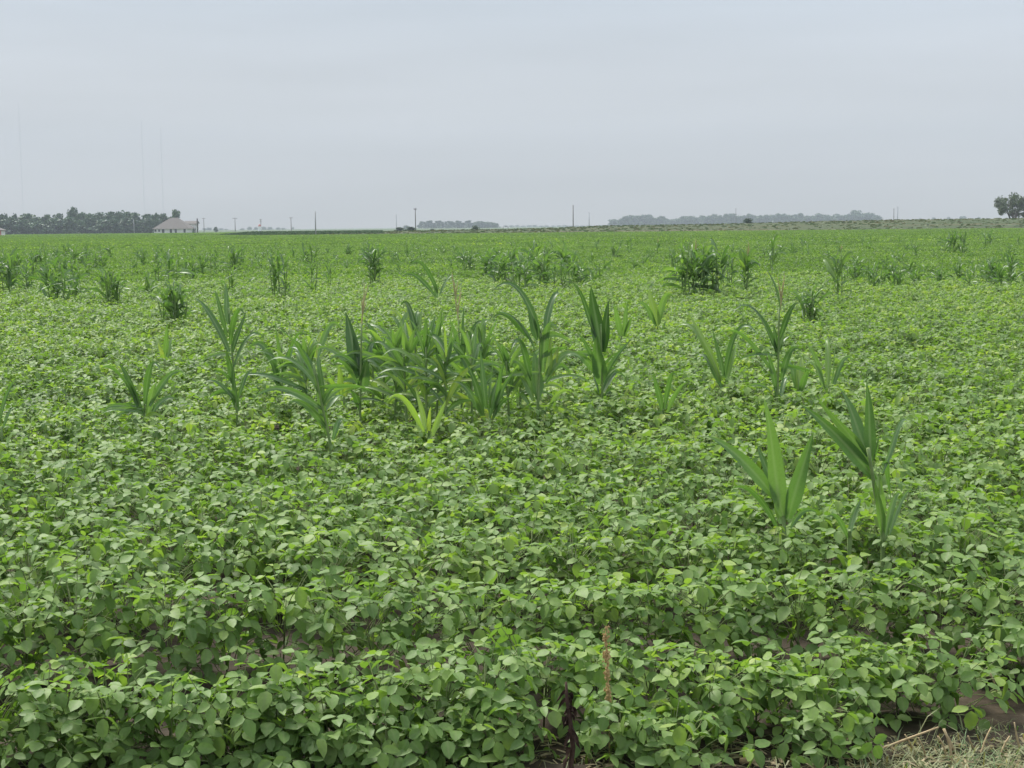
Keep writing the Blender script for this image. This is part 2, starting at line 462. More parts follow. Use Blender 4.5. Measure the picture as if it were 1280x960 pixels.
CORN_GAPS = []                     # spots cleared under the corn: filled below
rp = random.Random(8)
near_plants, mid_pts = [], []
k = 0
while True:
    yr = ROW0 + ROWD * k
    if yr > 40: break
    half = yr * .3556 + (1.2 if yr < 12 else 3.0)
    x = -half + rp.uniform(0, STEP)
    while x < half:
        y = yr + SLOPE * x + rp.gauss(0, .05 if k < 1 else (.09 if k < 2 else .16)) + .05 * math.sin(x * .8 + k)
        hv = hvar(x, y)
        H = .355 + .075 * hv
        keep = True
        sp = 1.0
        if k == 0:
            px = 640 + x / y * FPX
            H = float(np.interp(px, [0, 250, 500, 640, 760, 900, 1100, 1280], [.27, .24, .30, .33, .31, .25, .22, .22])) + .03 * hv
            sp = .9
            y += float(np.interp(px, [0, 300, 560, 700, 800, 1000, 1100, 1280], [-.15, -.14, -.11, .04, -.08, -.10, .08, .26]))
            if rp.random() < .06: keep = False
        elif k == 1:
            px = 640 + x / y * FPX
            H = .36 + .05 * hv
            y -= float(np.interp(px, [560, 650, 800, 880], [.09, .18, .18, .09]))
        elif hv < -.42 and rp.random() < .5:
            keep = False
        if keep:
            (near_plants if len(near_plants) < 400 and yr < 9.6 else mid_pts).append((x, y, H * rp.uniform(.9, 1.1), sp, k))
        x += STEP * rp.uniform(.8, 1.2)
    k += 1

# a few low plants straggling in front of the first row
x = -2.1
while x < 2.1:
    y = 4.44 + rp.uniform(-.06, .08)
    px = 640 + x / y * FPX
    if px < 620 or 775 < px < 1050:
        if rp.random() < .8: near_plants.append((x, y, rp.uniform(.11, .17), .7, 0))
    x += rp.uniform(.13, .22)
# rank by size in the picture and keep the 300 largest as things
def in_view(p, m=30):
    d = p[1]; px = 640 + p[0] / d * FPX
    return -m < px < 1280 + m
vis = [p for p in near_plants if in_view(p)]
vis.sort(key=lambda p: p[1])
IND = vis[:300]
ids = set(id(p) for p in IND)
mid_pts += [p for p in near_plants if id(p) not in ids]

ROW_LABEL = ['low soybean plant in the front row beside the bare soil',
             'soybean plant in the second row behind the first gap',
             'soybean plant in the third row from the front',
             'soybean plant in the fourth row from the front',
             'soybean plant in the fifth row from the front',
             'soybean plant in the sixth row from the front',
             'soybean plant in the seventh row from the front']
ri = random.Random(77)
for (x, y, H, sp, kk) in IND:
    root = empty('soybean_plant', (x, y, 0.012))
    root.rotation_euler.z = ri.uniform(0, 6.28)
    lab = ROW_LABEL[min(kk, 6)]
    tag(root, lab, 'soybean plant', lab.replace('soybean plant', 'soybean plants'))
    st = link('stem', ri.choice(STEMS), root); st.scale = (1, 1, H / .30)
    n = 66 if kk < 4 else 60
    for vi, new, Mx in plant_layout(ri, H, n, sp):
        o = link('leaf', (TRI_NEW_M if new else TRI_M)[vi], root)
        o.matrix_local = Mx

# ---- the rest of the beans: stuff, scattered with geometry nodes
def scatter(name, variants, pts, label):
    """variants: list of meshes; pts: list of (x,y,z, rz, scale, idx)"""
    colv = bpy.data.collections.new(name + '_variants')
    for i, me in enumerate(variants):
        colv.objects.link(bpy.data.objects.new('%s_variant_%02d' % (name, i), me))
    P = np.array(pts, np.float32)
    me = bpy.data.meshes.new(name)
    me.vertices.add(len(P)); me.vertices.foreach_set('co', P[:, :3].ravel())
    rot = np.zeros((len(P), 3), np.float32); rot[:, 2] = P[:, 3]
    a = me.attributes.new('rot', 'FLOAT_VECTOR', 'POINT'); a.data.foreach_set('vector', rot.ravel())
    a = me.attributes.new('scl', 'FLOAT', 'POINT'); a.data.foreach_set('value', P[:, 4].copy())
    a = me.attributes.new('idx', 'INT', 'POINT'); a.data.foreach_set('value', P[:, 5].astype(np.int32))
    for m in variants[0].materials: me.materials.append(m)
    me.update()
    o = link(name, me)
    ng = bpy.data.node_groups.new(name, 'GeometryNodeTree')
    ng.interface.new_socket('Geometry', in_out='INPUT', socket_type='NodeSocketGeometry')
    ng.interface.new_socket('Geometry', in_out='OUTPUT', socket_type='NodeSocketGeometry')
    N, Lk = ng.nodes, ng.links
    gi, go = N.new('NodeGroupInput'), N.new('NodeGroupOutput')
    ci = N.new('GeometryNodeCollectionInfo'); ci.inputs['Collection'].default_value = colv
    ci.inputs['Separate Children'].default_value = True; ci.inputs['Reset Children'].default_value = True
    ip = N.new('GeometryNodeInstanceOnPoints'); ip.inputs['Pick Instance'].default_value = True
    def na(nm, t):
        q = N.new('GeometryNodeInputNamedAttribute'); q.data_type = t; q.inputs['Name'].default_value = nm
        return q.outputs['Attribute']
    Lk.new(gi.outputs[0], ip.inputs['Points']); Lk.new(ci.outputs[0], ip.inputs['Instance'])
    Lk.new(na('idx', 'INT'), ip.inputs['Instance Index'])
    Lk.new(na('rot', 'FLOAT_VECTOR'), ip.inputs['Rotation'])
    Lk.new(na('scl', 'FLOAT'), ip.inputs['Scale'])
    Lk.new(ip.outputs[0], go.inputs[0])
    md = o.modifiers.new('scatter', 'NODES'); md.node_group = ng
    tag(o, label, 'soybeans', kind='stuff')
    return o

def plant_mesh(rnd, H, n):
    mb = MB()
    for vi, new, Mx in plant_layout(rnd, H, n, 1.0):
        mb.merge((TRI_NEW if new else TRI)[vi], Mx, rnd.gauss(0, .13))
    return mb.mesh('bean_plant', [M['soy'], M['soy_stem']], True)
PV = [plant_mesh(rs, .36, 62) for _ in range(8)]
scatter('soybean_canopy', PV, [(x, y, .012, rp.uniform(0, 6.28), H / .36, rp.randrange(8)) for (x, y, H, sp, kk) in mid_pts],
        'closed leafy soybean canopy across the middle of the field')

def patch_mesh(rnd, size, n, L, H):
    """a patch of canopy farther away: leaf blades at the top of the crop"""
    mb = MB()
    for i in range(n):
        x, y = rnd.uniform(-size / 2, size / 2), rnd.uniform(-size / 2, size / 2)
        z = H * (1 - .45 * rnd.random() ** 1.6) + .03 * math.sin(x * 8.2) * math.cos(y * 6.1)
        l = L * rnd.uniform(.7, 1.25)
        Mt = Matrix.Translation((x, y, z)) @ Matrix.Rotation(rnd.uniform(0, 6.28), 4, 'Z') @ Matrix.Rotation(R(rnd.gauss(14, 34)), 4, 'Y') @ Matrix.Rotation(R(rnd.gauss(0, 32)), 4, 'X')
        w = l * .35; f = l * .1
        mb.add([Mt @ Vector(v) for v in [(-l / 2, 0, 0), (0, -w, f), (l / 2, 0, -.08 * l), (0, w, f)]], [(0, 1, 2), (0, 2, 3)],
               (rnd.gauss(.8, .07) if rnd.random() < .05 else rnd.gauss(.35, .20)), [1, 0, 1, 0])
    return mb.mesh('bean_patch', [M['soy'], M['soy_stem']], False)

def patch_points(d0, d1, size, nv, z, extra):
    out = []
    y = d0 + size / 2
    while y < d1:
        half = (y + size) * .3556 + extra
        x = -half
        while x < half:
            out.append((x + rp.uniform(-.1, .1) * size, y + rp.uniform(-.1, .1) * size, z + .06 * hvar(x * .5, y * .5), rp.randrange(4) * math.pi / 2 + rp.uniform(-.15, .15), 1.0 + rp.uniform(-.05, .1), rp.randrange(nv)))
            x += size
        y += size
    return out
scatter('soybean_canopy', [patch_mesh(rs, 1.6, 1100, .085, .37) for _ in range(5)], patch_points(39.6, 110, 1.5, 5, .01, 3),
        'soybean canopy in the back half of the field')
scatter('soybean_canopy', [patch_mesh(rs, 5.6, 1500, .26, .40) for _ in range(5)], patch_points(109, 291, 5.2, 5, .0, 8) + [p for p in patch_points(291, 560, 5.2, 5, .0, 8) if p[0] / p[1] < -.19],
        'pale green soybeans at the far end of the field')

# ------------------------------------------------------------------ corn
def blade(P0, P1, bow, W, facing, rnd, tone=.5, n=11, wave=.12, fold=.35, arch=1.0, flop=0.0):
    """a corn leaf blade along a curve from P0 to the tip P1, with its middle pushed by bow"""
    P0, P1, bow = Vector(P0), Vector(P1), Vector(bow)
    ln = (P1 - P0).length
    jit = Vector((rnd.uniform(-1, 1), rnd.uniform(-1, 1), 0)) * ln * .06
    dv = P1 - P0
    hf = math.hypot(dv.x, dv.y) / max(ln, 1e-6)
    up = Vector((0, 0, ln))
    C1 = P0.lerp(P1, .24) + up * (.04 + .20 * hf) * arch + bow * .8 + jit
    C2 = P0.lerp(P1, .66) + up * (.26 * hf) * arch + bow * 1.1 - jit
    if flop:                                    # the tip bends over and hangs
        hd = Vector((dv.x, dv.y, 0))
        hd = hd.normalized() if hd.length > .02 else Vector((rnd.choice((-1, 1)), rnd.uniform(-.6, .6), 0)).normalized()
        C1 = P0.lerp(P1, .45) + bow * .5 + jit
        C2 = P1 + up * (.10 + .1 * flop) + hd * ln * .05
        P1 = P1 + hd * ln * (.22 + .18 * flop) - up * (.22 * flop)
    vs, fs, rib = [], [], []
    ph = rnd.uniform(0, 6.28); tw0 = rnd.uniform(-.45, .45); tw1 = tw0 + rnd.uniform(-1.2, 1.2)
    prev = None
    for i in range(n + 1):
        t = i / n; q = 1 - t
        p = P0 * q ** 3 + C1 * 3 * t * q * q + C2 * 3 * t * t * q + P1 * t ** 3
        tan = ((C1 - P0) * q * q + (C2 - C1) * 2 * t * q + (P1 - C2) * t * t).normalized()
        s = tan.cross(facing)
        if s.length < 1e-3: s = tan.cross(Vector((.3, .2, 1)))
        s.normalize()
        if prev is not None and s.dot(prev) < 0: s = -s
        prev = s
        tw = tw0 + (tw1 - tw0) * t
        s = Matrix.Rotation(tw, 3, tan) @ s
        nn = s.cross(tan).normalized()
        w = W * .5 * min(1, .36 + 2.1 * t) * max(0, 1 - t ** 1.9) ** .85
        if i == n: w = W * .012
        wv = math.sin(t * 11 + ph) * wave * w * (1 if t > .1 else 0)
        wv2 = math.sin(t * 9.3 + ph + 2) * wave * w
        for c, dz in ((-1, fold * w + wv), (-.5, fold * w * .32), (0, 0), (.5, fold * w * .32), (1, fold * w + wv2)):
            vs.append(p + s * (c * w) + nn * dz)
            rib.append(1.0 if c == 0 else (.55 if abs(c) == .5 else 0))
    for i in range(n):
        for j in range(4):
            a = i * 5 + j
            fs.append((a, a + 1, a + 6, a + 5))
    mb = MB(); mb.add(vs, fs, tone, rib)
    return mb

def stalk_mb(pts, r0, r1):
    mb = MB()
    n = 6 * (len(pts) - 1)
    P, rad = [], []
    for i in range(n + 1):
        t = i / n * (len(pts) - 1); a = min(int(t), len(pts) - 2); u = t - a
        P.append(Vector(pts[a]).lerp(Vector(pts[a + 1]), u))
        rad.append((r0 + (r1 - r0) * i / n) * (1.25 if i % 3 == 0 else 1.0))
    mb.tube(P, rad, 6, .5)
    return mb

def tassel_mb(base, top, rnd, w=.05):
    mb = MB()
    base, top = Vector(base), Vector(top)
    mb.tube([base, base.lerp(top, .5), top], [.006, .005, .002], 4)
    L = (top - base).length
    for i in range(7):
        a = rnd.uniform(0, 6.28); s = base.lerp(top, rnd.uniform(.1, .5))
        e = s + Vector((math.cos(a) * w * rnd.uniform(.3, 1), math.sin(a) * w * rnd.uniform(.3, 1), L * rnd.uniform(.3, .55)))
        mb.tube([s, s.lerp(e, .5) + Vector((0, 0, .012)), e], [.004, .0045, .0015], 4)
    return mb

rc = random.Random(42)
def corn_px(label, base, leaves, stalk=None, tassel=None, tone=.45, group='volunteer corn plants standing in the soybeans', zoff=0.0, extra=4, flopp=.4, stalk_r=.011, dry=()):
    """a corn plant whose blades follow the photo: base pixel at canopy level, leaves (x0,y0,x1,y1,width_px,bow_px up)"""
    d = canopy_dist(*base) + zoff
    ppm = FPX / d
    foot = at_depth(base[0], base[1], d); foot.z = 0.012
    root = empty('corn_plant', foot)
    tag(root, label, 'corn plant', group)
    top = at_depth(*(stalk if stalk else (base[0], base[1] - 7 * 10 / d)), d + rc.uniform(-.05, .05)) - foot
    mid = at_depth(*base, d) - foot
    pts = [Vector((0, 0, -.02)), mid, top]
    stalk_mb(pts, stalk_r, stalk_r * .6).build('stalk', M['corn_stalk'], root, smooth=True)
    leaves = list(leaves)
    if stalk:                                   # smaller lower leaves sheathing the stalk
        for i in range(extra):
            u = rc.uniform(.05, .85); q = 10 / d
            xx = base[0] + (stalk[0] - base[0]) * u; yy = base[1] + (stalk[1] - base[1]) * u
            sd = rc.choice((-1, 1)); ln = rc.uniform(24, 50) * q; el = rc.uniform(-.4, .9)
            leaves.append((xx, yy, xx + sd * ln * math.cos(el), yy - ln * math.sin(el), rc.uniform(7, 10) * q, rc.uniform(0, 6) * q, tone + rc.uniform(-.1, .25)))
    for i, lf in enumerate(leaves):
        x0, y0, x1, y1, w = lf[:5]
        bow = lf[5] + rc.uniform(-1, 3)
        tn = lf[6] if len(lf) > 6 else tone
        dd = rc.uniform(-.14, .14) * min(1.0, .4 + 60 / max(20, abs(x1 - x0)) * .3)
        a = at_depth(x0, y0, d + rc.uniform(-.01, .01)) - foot
        b = at_depth(x1, y1, d + dd) - foot
        fac = Vector((rc.uniform(-.6, .6), -1, rc.uniform(-.1, .7))).normalized()
        blade(a, b, Vector((0, rc.uniform(-.02, .02), bow / ppm)), w / ppm * (rc.uniform(1.05, 1.25) if w > 15 else rc.uniform(.72, .98)), fac, rc, tn + rc.gauss(0, .07), arch=(.2 if w > 15 else rc.uniform(.5, 1.1)),
              flop=(rc.uniform(.5, 1.3) if w < 15 and rc.random() < flopp else 0)).build(
            'leaf', M['dry'] if i in dry else M['corn'], root, smooth=True)
    if tassel:
        tassel_mb(at_depth(*tassel[0], d) - foot, at_depth(*tassel[1], d) - foot, rc).build('tassel', M['tassel'], root)
    CORN_GAPS.append((foot.x, foot.y))
    return root

corn_px('bright young corn plant with three broad upright blades, right foreground', (980, 668),
        [(979, 645, 955, 498, 25, -2, .44), (985, 648, 1017, 540, 20, -3, .44), (970, 630, 947, 556, 13, 2, .5), (968, 622, 884, 545, 17, 9, .5),
         (972, 660, 912, 612, 12, 10, .5), (988, 660, 1022, 642, 11, 6, .5), (976, 655, 962, 585, 15, 0, .55)], (979, 625), tone=.55, stalk_r=.012, extra=0, flopp=.1)
corn_px('pale leaning corn plant with long fanned blades, nearest the right edge', (1104, 672),
        [(1094, 600, 1000, 505, 17, 3, .5), (1086, 578, 1018, 493, 15.5, 2, .5), (1086, 570, 1051, 487, 15.5, 0, .55), (1090, 576, 1083, 477, 15.5, 0, .55),
         (1103, 668, 1094, 600, 15, 0, .7), (1107, 670, 1118, 612, 12, 0, .6),
         (1092, 575, 1098, 543, 10, 2, .4), (1103, 590, 1124, 520, 11, -3, .38), (1102, 580, 1114, 626, 9, 9, .35), (1112, 668, 1141, 610, 9, 8, .5),
         (1098, 610, 1070, 560, 16, -2, .62), (1104, 650, 1098, 585, 15, 0, .7)], (1085, 560), tone=.5, stalk_r=.012, extra=0, flopp=.1)
corn_px('short single-bladed corn seedling left of the pale leaning plant', (1062, 674), [(1062, 672, 1077, 624, 11, 4, .5), (1060, 672, 1032, 648, 9, 6, .45)], tone=.5)
corn_px('low grey-green corn plant with a fan of arching blades, left side', (180, 530),
        [(174, 512, 124, 462, 12, 16, .35), (174, 505, 148, 455, 12, 6, .35), (181, 505, 186, 446, 12, 0, .42), (187, 508, 213, 461, 11, 5, .4),
         (190, 518, 221, 499, 9, 6, .4), (172, 515, 140, 508, 9, 12, .35), (178, 518, 160, 474, 13, 3, .35), (184, 520, 196, 478, 11, 2, .4)], (181, 490), tone=.38)
corn_px('tall spindly corn plant with a blade pointing left, left side', (296, 516),
        [(286, 440, 243, 372, 12, 4, .35), (284, 420, 268, 362, 9, 6, .35), (285, 405, 281, 352, 10, 0, .4), (291, 440, 308, 388, 10, -2, .3),
         (292, 460, 311, 412, 9, 0, .33), (291, 480, 283, 436, 11, 0, .35), (296, 508, 291, 452, 13, 0, .28), (297, 500, 317, 462, 7, 8, .4),
         (298, 514, 286, 488, 11, 4, .25), (288, 430, 296, 380, 9, 0, .35)], (286, 385), tone=.35)
corn_px('leaning corn plant whose blades all arch left, left of the main cluster', (413, 556),
        [(392, 470, 348, 412, 12, 10, .4), (398, 490, 332, 455, 10, 16, .4), (404, 512, 343, 484, 10, 16, .38), (406, 522, 360, 492, 9, 10, .4),
         (410, 545, 392, 468, 15, 0, .5), (408, 535, 376, 498, 12, 5, .4), (416, 550, 422, 522, 10, 3, .35), (398, 480, 372, 432, 13, 6, .4), (404, 500, 398, 440, 13, 0, .45)], (392, 455), tone=.42)
corn_px('dark green corn plant with drooping blade tips, left end of the main cluster', (353, 490),
        [(350, 472, 330, 424, 11, 12, .35), (352, 460, 344, 398, 11, 3, .4), (356, 462, 378, 424, 12, 8, .4), (347, 480, 336, 452, 10, 8, .35), (352, 488, 334, 470, 10, 5, .4), (352, 470, 368, 410, 8, 2, .4)], (352, 430), tone=.38)
corn_px('dark upright corn plant with a thin brown tassel, left of the main cluster', (450, 516),
        [(449, 472, 432, 390, 18, 0, .22), (454, 470, 462, 425, 12, 0, .25), (446, 466, 408, 432, 9, 12, .4), (450, 512, 438, 486, 12, 2, .2),
         (451, 485, 430, 448, 10, 8, .4), (453, 490, 458, 448, 16, 0, .4), (450, 470, 440, 410, 12, 0, .3)], (452, 405), ((452, 405), (456, 355)), tone=.28)
corn_px('small bright corn plant in front of the main cluster', (536, 546),
        [(530, 540, 503, 488, 9, 5, .65), (532, 537, 519, 484, 9, 0, .65), (541, 545, 557, 500, 13, -1, .7), (536, 545, 539, 508, 9, 0, .75), (528, 546, 524, 515, 14, 0, .72)], tone=.7)
corn_px('spiky pale corn plant at the right front of the main cluster', (612, 528),
        [(608, 510, 598, 428, 11, 0, .45), (614, 510, 616, 438, 11, 0, .42), (604, 515, 583, 456, 10, 4, .42), (602, 520, 566, 478, 9, 10, .4), (618, 512, 632, 452, 10, 2, .4),
         (620, 515, 642, 466, 8, 6, .4), (612, 522, 622, 475, 12, 0, .5), (606, 525, 590, 495, 10, 6, .4), (616, 524, 640, 500, 9, 8, .45)], tone=.45)
corn_px('corn plant with an orange-brown tassel in the main cluster', (577, 500),
        [(574, 450, 562, 398, 11, 2, .4), (579, 450, 581, 378, 12, 0, .42), (582, 440, 594, 398, 10, 2, .4), (578, 470, 568, 420, 14, 0, .6), (580, 480, 596, 440, 13, 4, .5)], (573, 400), ((573, 400), (565, 340)), tone=.42)
corn_px('tallest corn plant with a blade curving up left, centre of the field', (672, 516),
        [(676, 425, 649, 345, 13, -4, .35), (681, 425, 691, 362, 14, 0, .35), (672, 425, 660, 383, 15, 0, .5), (668, 436, 620, 390, 9, 8, .35), (664, 425, 634, 388, 11, 3, .3),
         (680, 475, 708, 438, 13, 6, .55), (682, 480, 714, 468, 10, 12, .45), (684, 470, 690, 418, 15, 0, .85), (690, 470, 700, 430, 12, 2, .85), (664, 475, 652, 418, 14, 3, .4),
         (664, 485, 640, 452, 10, 14, .4), (672, 500, 668, 440, 18, 0, .4), (666, 500, 648, 470, 13, 3, .5), (686, 512, 718, 492, 8, 10, .55), (664, 512, 640, 505, 7, 16, .6), (678, 465, 676, 400, 14, 0, .4)], (676, 410), tone=.42, stalk_r=.014)
corn_px('dark tall corn plant right of the centre with a pale broken blade', (753, 498),
        [(751, 440, 739, 358, 18, 0, .2), (746, 425, 714, 352, 8, 4, .35), (754, 440, 762, 374, 15, 0, .25), (757, 472, 790, 423, 8, 2, .55), (748, 470, 722, 440, 11, 6, .4),
         (746, 460, 722, 416, 9, 2, .4), (754, 490, 768, 462, 12, 0, .22), (750, 480, 746, 420, 18, 0, .28), (756, 496, 766, 488, 9, 8, .25), (748, 492, 738, 468, 10, 3, .4)], (751, 405), tone=.28)
corn_px('small three-bladed corn plant right of the dark tall plant', (829, 518),
        [(827, 514, 817, 466, 10, 0, .55), (830, 512, 838, 462, 9, 2, .5), (834, 516, 860, 478, 10, 4, .45)], tone=.5)
corn_px('bright broad-leaved corn plant standing alone in the middle right', (822, 412), [(822, 408, 811, 360, 15, -2, .62), (824, 406, 829, 362, 10, 0, .55), (820, 408, 806, 376, 8, 4, .5), (824, 432, 834, 400, 6, 2, .5)], tone=.6)
corn_px('corn plant with lime blades fanned to the left, right midfield', (904, 492),
        [(900, 478, 857, 383, 10, -2, .72), (902, 476, 870, 398, 9, 0, .8), (905, 470, 890, 408, 10, 0, .5), (906, 472, 921, 398, 9, 4, .45), (908, 478, 926, 420, 9, 3, .4), (902, 485, 884, 440, 10, 4, .45)], tone=.5)
corn_px('spindly dark corn plant with a dry brown tassel, right midfield', (972, 497),
        [(971, 440, 941, 374, 12, 0, .25), (974, 425, 998, 378, 9, 6, .45), (972, 450, 966, 404, 9, 0, .3), (966, 465, 922, 405, 7, 4, .5), (969, 485, 960, 442, 11, 2, .25),
         (977, 475, 986, 430, 12, 0, .35), (970, 496, 966, 466, 11, 2, .25), (964, 490, 922, 492, 6, 8, .6), (975, 388, 958, 338, 4, 7, .3), (974, 440, 984, 398, 9, 0, .35), (976, 496, 982, 470, 10, 2, .3)], (974, 385), ((975, 388), (981, 342)), tone=.3)
corn_px('small broad dark green corn plant beside the dry-tasselled plant', (998, 492), [(997, 488, 1003, 446, 14, 0, .5), (996, 488, 987, 452, 11, 2, .45), (1000, 490, 1012, 462, 10, 3, .45)], tone=.48)
corn_px('light green corn plant with upright blades, right of the dry-tasselled plant', (1036, 492),
        [(1034, 486, 1034, 422, 12, 0, .58), (1038, 484, 1046, 424, 10, 0, .5), (1031, 486, 1008, 430, 9, 8, .55), (1040, 488, 1052, 442, 9, 3, .5), (1030, 488, 1018, 450, 10, 2, .65)], tone=.55)
corn_px('arching dark corn plant with two blades bent left, above the main cluster', (547, 380), [(544, 370, 516, 340, 7, 8, .3), (547, 366, 529, 322, 7, 2, .3), (550, 368, 563, 342, 7, 2, .4), (546, 372, 540, 345, 7, 2, .3)], tone=.3)
corn_px('small lime corn seedling on the left side', (206, 450), [(207, 446, 209, 404, 8, 0, .7), (203, 446, 192, 420, 7, 2, .8), (209, 447, 216, 422, 8, 1, .75), (205, 448, 198, 428, 8, 0, .85)], tone=.75)
corn_px('lime young corn plant with one tall blade, behind the left-leaning plant', (396, 452), [(398, 445, 411, 399, 10, -1, .68), (394, 447, 386, 418, 8, 0, .9), (397, 448, 400, 414, 9, 0, .95), (400, 448, 422, 428, 7, 5, .55)], tone=.8)
corn_px('lime corn seedling behind the dark tall plant', (777, 424), [(776, 420, 767, 380, 10, 0, .62), (779, 420, 785, 376, 10, 0, .58), (780, 421, 792, 395, 7, 3, .5)], tone=.6)
corn_px('corn plant cut by the left edge with a curved blade', (2, 540), [(0, 530, 19, 476, 8, 8, .5), (4, 535, 22, 512, 7, 8, .45), (-3, 530, -18, 480, 9, 5, .5)], tone=.45)
corn_px('bright corn seedling at the foot of the main cluster', (430, 500), [(428, 495, 424, 455, 14, 0, .85), (432, 496, 440, 462, 13, 0, .8), (425, 497, 414, 470, 10, 2, .8)], tone=.8)

# the main cluster: tall plants close together
CL = [('first from the left', 478, 508, 402), ('second from the left', 494, 514, 392), ('third from the left', 508, 522, 398), ('fourth from the left', 521, 510, 380),
      ('fifth from the left', 533, 524, 395), ('sixth from the left', 546, 515, 388), ('seventh from the left', 558, 526, 402), ('eighth from the left', 590, 520, 410), ('in its back row', 505, 492, 384),
      ('at its far left', 466, 500, 412), ('behind the spiky pale plant', 602, 508, 402), ('last on the right', 636, 514, 424), ('half hidden behind the left-leaning plant', 384, 500, 425), ('low one between it and the tallest plant', 650, 505, 440)]
for nm, x, yb, yt in CL:
    lv = []
    n = 15
    for i in range(n):
        u = i / (n - 1)
        y0 = yb - 8 - (yb - yt) * .62 * u
        side = -1 if rc.random() < .6 else 1
        ln = rc.uniform(38, 72) * (1 - .25 * u)
        el = rc.uniform(.1, 1.3)
        x1 = x + side * ln * math.cos(el); y1 = y0 - ln * math.sin(el)
        if i >= n - 5: x1 = x + rc.uniform(-26, 20); y1 = yt - rc.uniform(-22, 8)
        lv.append((x + rc.uniform(-2, 2), y0, x1, y1, rc.uniform(7, 11), rc.uniform(0, 6), (rc.uniform(.6, .9) if u < .45 and rc.random() < .5 else rc.uniform(.42, .62))))
    corn_px('grey-green corn plant in the dense main cluster, ' + nm, (x, yb), lv, (x + rc.uniform(-4, 4), yt + (yb - yt) * .3), tone=.42, group='corn plants of the dense main cluster', flopp=.3)

# ---- corn clumps farther back: blades from a shared set, one object per blade
def std_blade(bend, W, rnd):
    n = Vector((-1, 0, .25))
    return blade((0, 0, 0), (bend, rnd.uniform(-.2, .2), 1.05 - 1.35 * bend), (0, 0, .05 + .08 * bend), W, n.normalized(), rnd, .38 + rnd.gauss(0, .15), 10, flop=(rnd.uniform(.4, 1.2) if rnd.random() < .5 else 0))
BL = [std_blade(b, w, rc).mesh('leaf', M['corn'], True) for b, w in
      [(.15, .13), (.28, .13), (.4, .12), (.5, .13), (.62, .12), (.72, .13), (.82, .12), (.22, .15), (.45, .15), (.6, .14)]]
STK = [stalk_mb([(0, 0, 0), (rc.uniform(-.03, .03), rc.uniform(-.03, .03), .5), (rc.uniform(-.06, .06), rc.uniform(-.06, .06), 1)], .013, .007).mesh('stalk', M['corn_stalk'], True) for _ in range(4)]
TAS = tassel_mb((0, 0, 0), (.02, 0, .26), rc, .08).mesh('tassel', M['tassel'])

def corn_clump(label, x, yb, yt, wpx, n_st, n_lf, upright=.5, group='corn clumps in the back of the field', tassel=0):
    d = canopy_dist(x, yb)
    ppm = FPX / d
    H = (yb - yt) / ppm * 1.08 + .36
    foot = at_depth(x, yb, d); foot.z = .012
    root = empty('corn_clump' if n_st > 1 else 'corn_plant', foot)
    tag(root, label, 'corn clump' if n_st > 1 else 'corn plant', group)
    hw = wpx / ppm * .5
    for i in range(n_st):
        a = rc.uniform(0, 6.28); r = hw * .85 * math.sqrt(rc.random()) if n_st > 1 else 0
        bx, by = math.cos(a) * r, math.sin(a) * r * .7
        hs = H * rc.uniform(.6, .92)
        s = link('stalk', rc.choice(STK), root, (bx, by, -.01)); s.scale = (1, 1, hs); s.rotation_euler = (rc.uniform(-.1, .1), rc.uniform(-.1, .1) + bx * .3, rc.uniform(0, 6.28))
        k = max(7, int(n_lf * 2.9) // n_st)
        az = rc.uniform(0, 6.28)
        for j in range(k):
            u = (j + rc.random()) / k
            z = hs * (.32 + .66 * u)
            ln = (H - z) * rc.uniform(.85, 1.1) if u > .6 else min(hw * .7 + .22, .6) * rc.uniform(.8, 1.2)
            ln = max(.28, min(ln, .85)) * rc.uniform(.8, 1.15)
            vi = rc.choice((1, 2, 3, 7, 8)) if rc.random() < upright * .75 or u > .88 else rc.choice((3, 4, 5, 6, 8, 9))
            lf = link('leaf', BL[vi], root, (bx, by, z))
            az += 3.14 + rc.gauss(0, .7)
            lf.scale = (ln * rc.uniform(.6, 1.0), ln * rc.uniform(.8, 1.15), ln * 1.08); lf.rotation_euler = (rc.gauss(0, .2), rc.gauss(.08, .2), az)
        if i < tassel:
            t = link('tassel', TAS, root, (bx, by, hs * .95)); t.scale = (1, 1, max(.6, (H - hs) / .26))
    return root

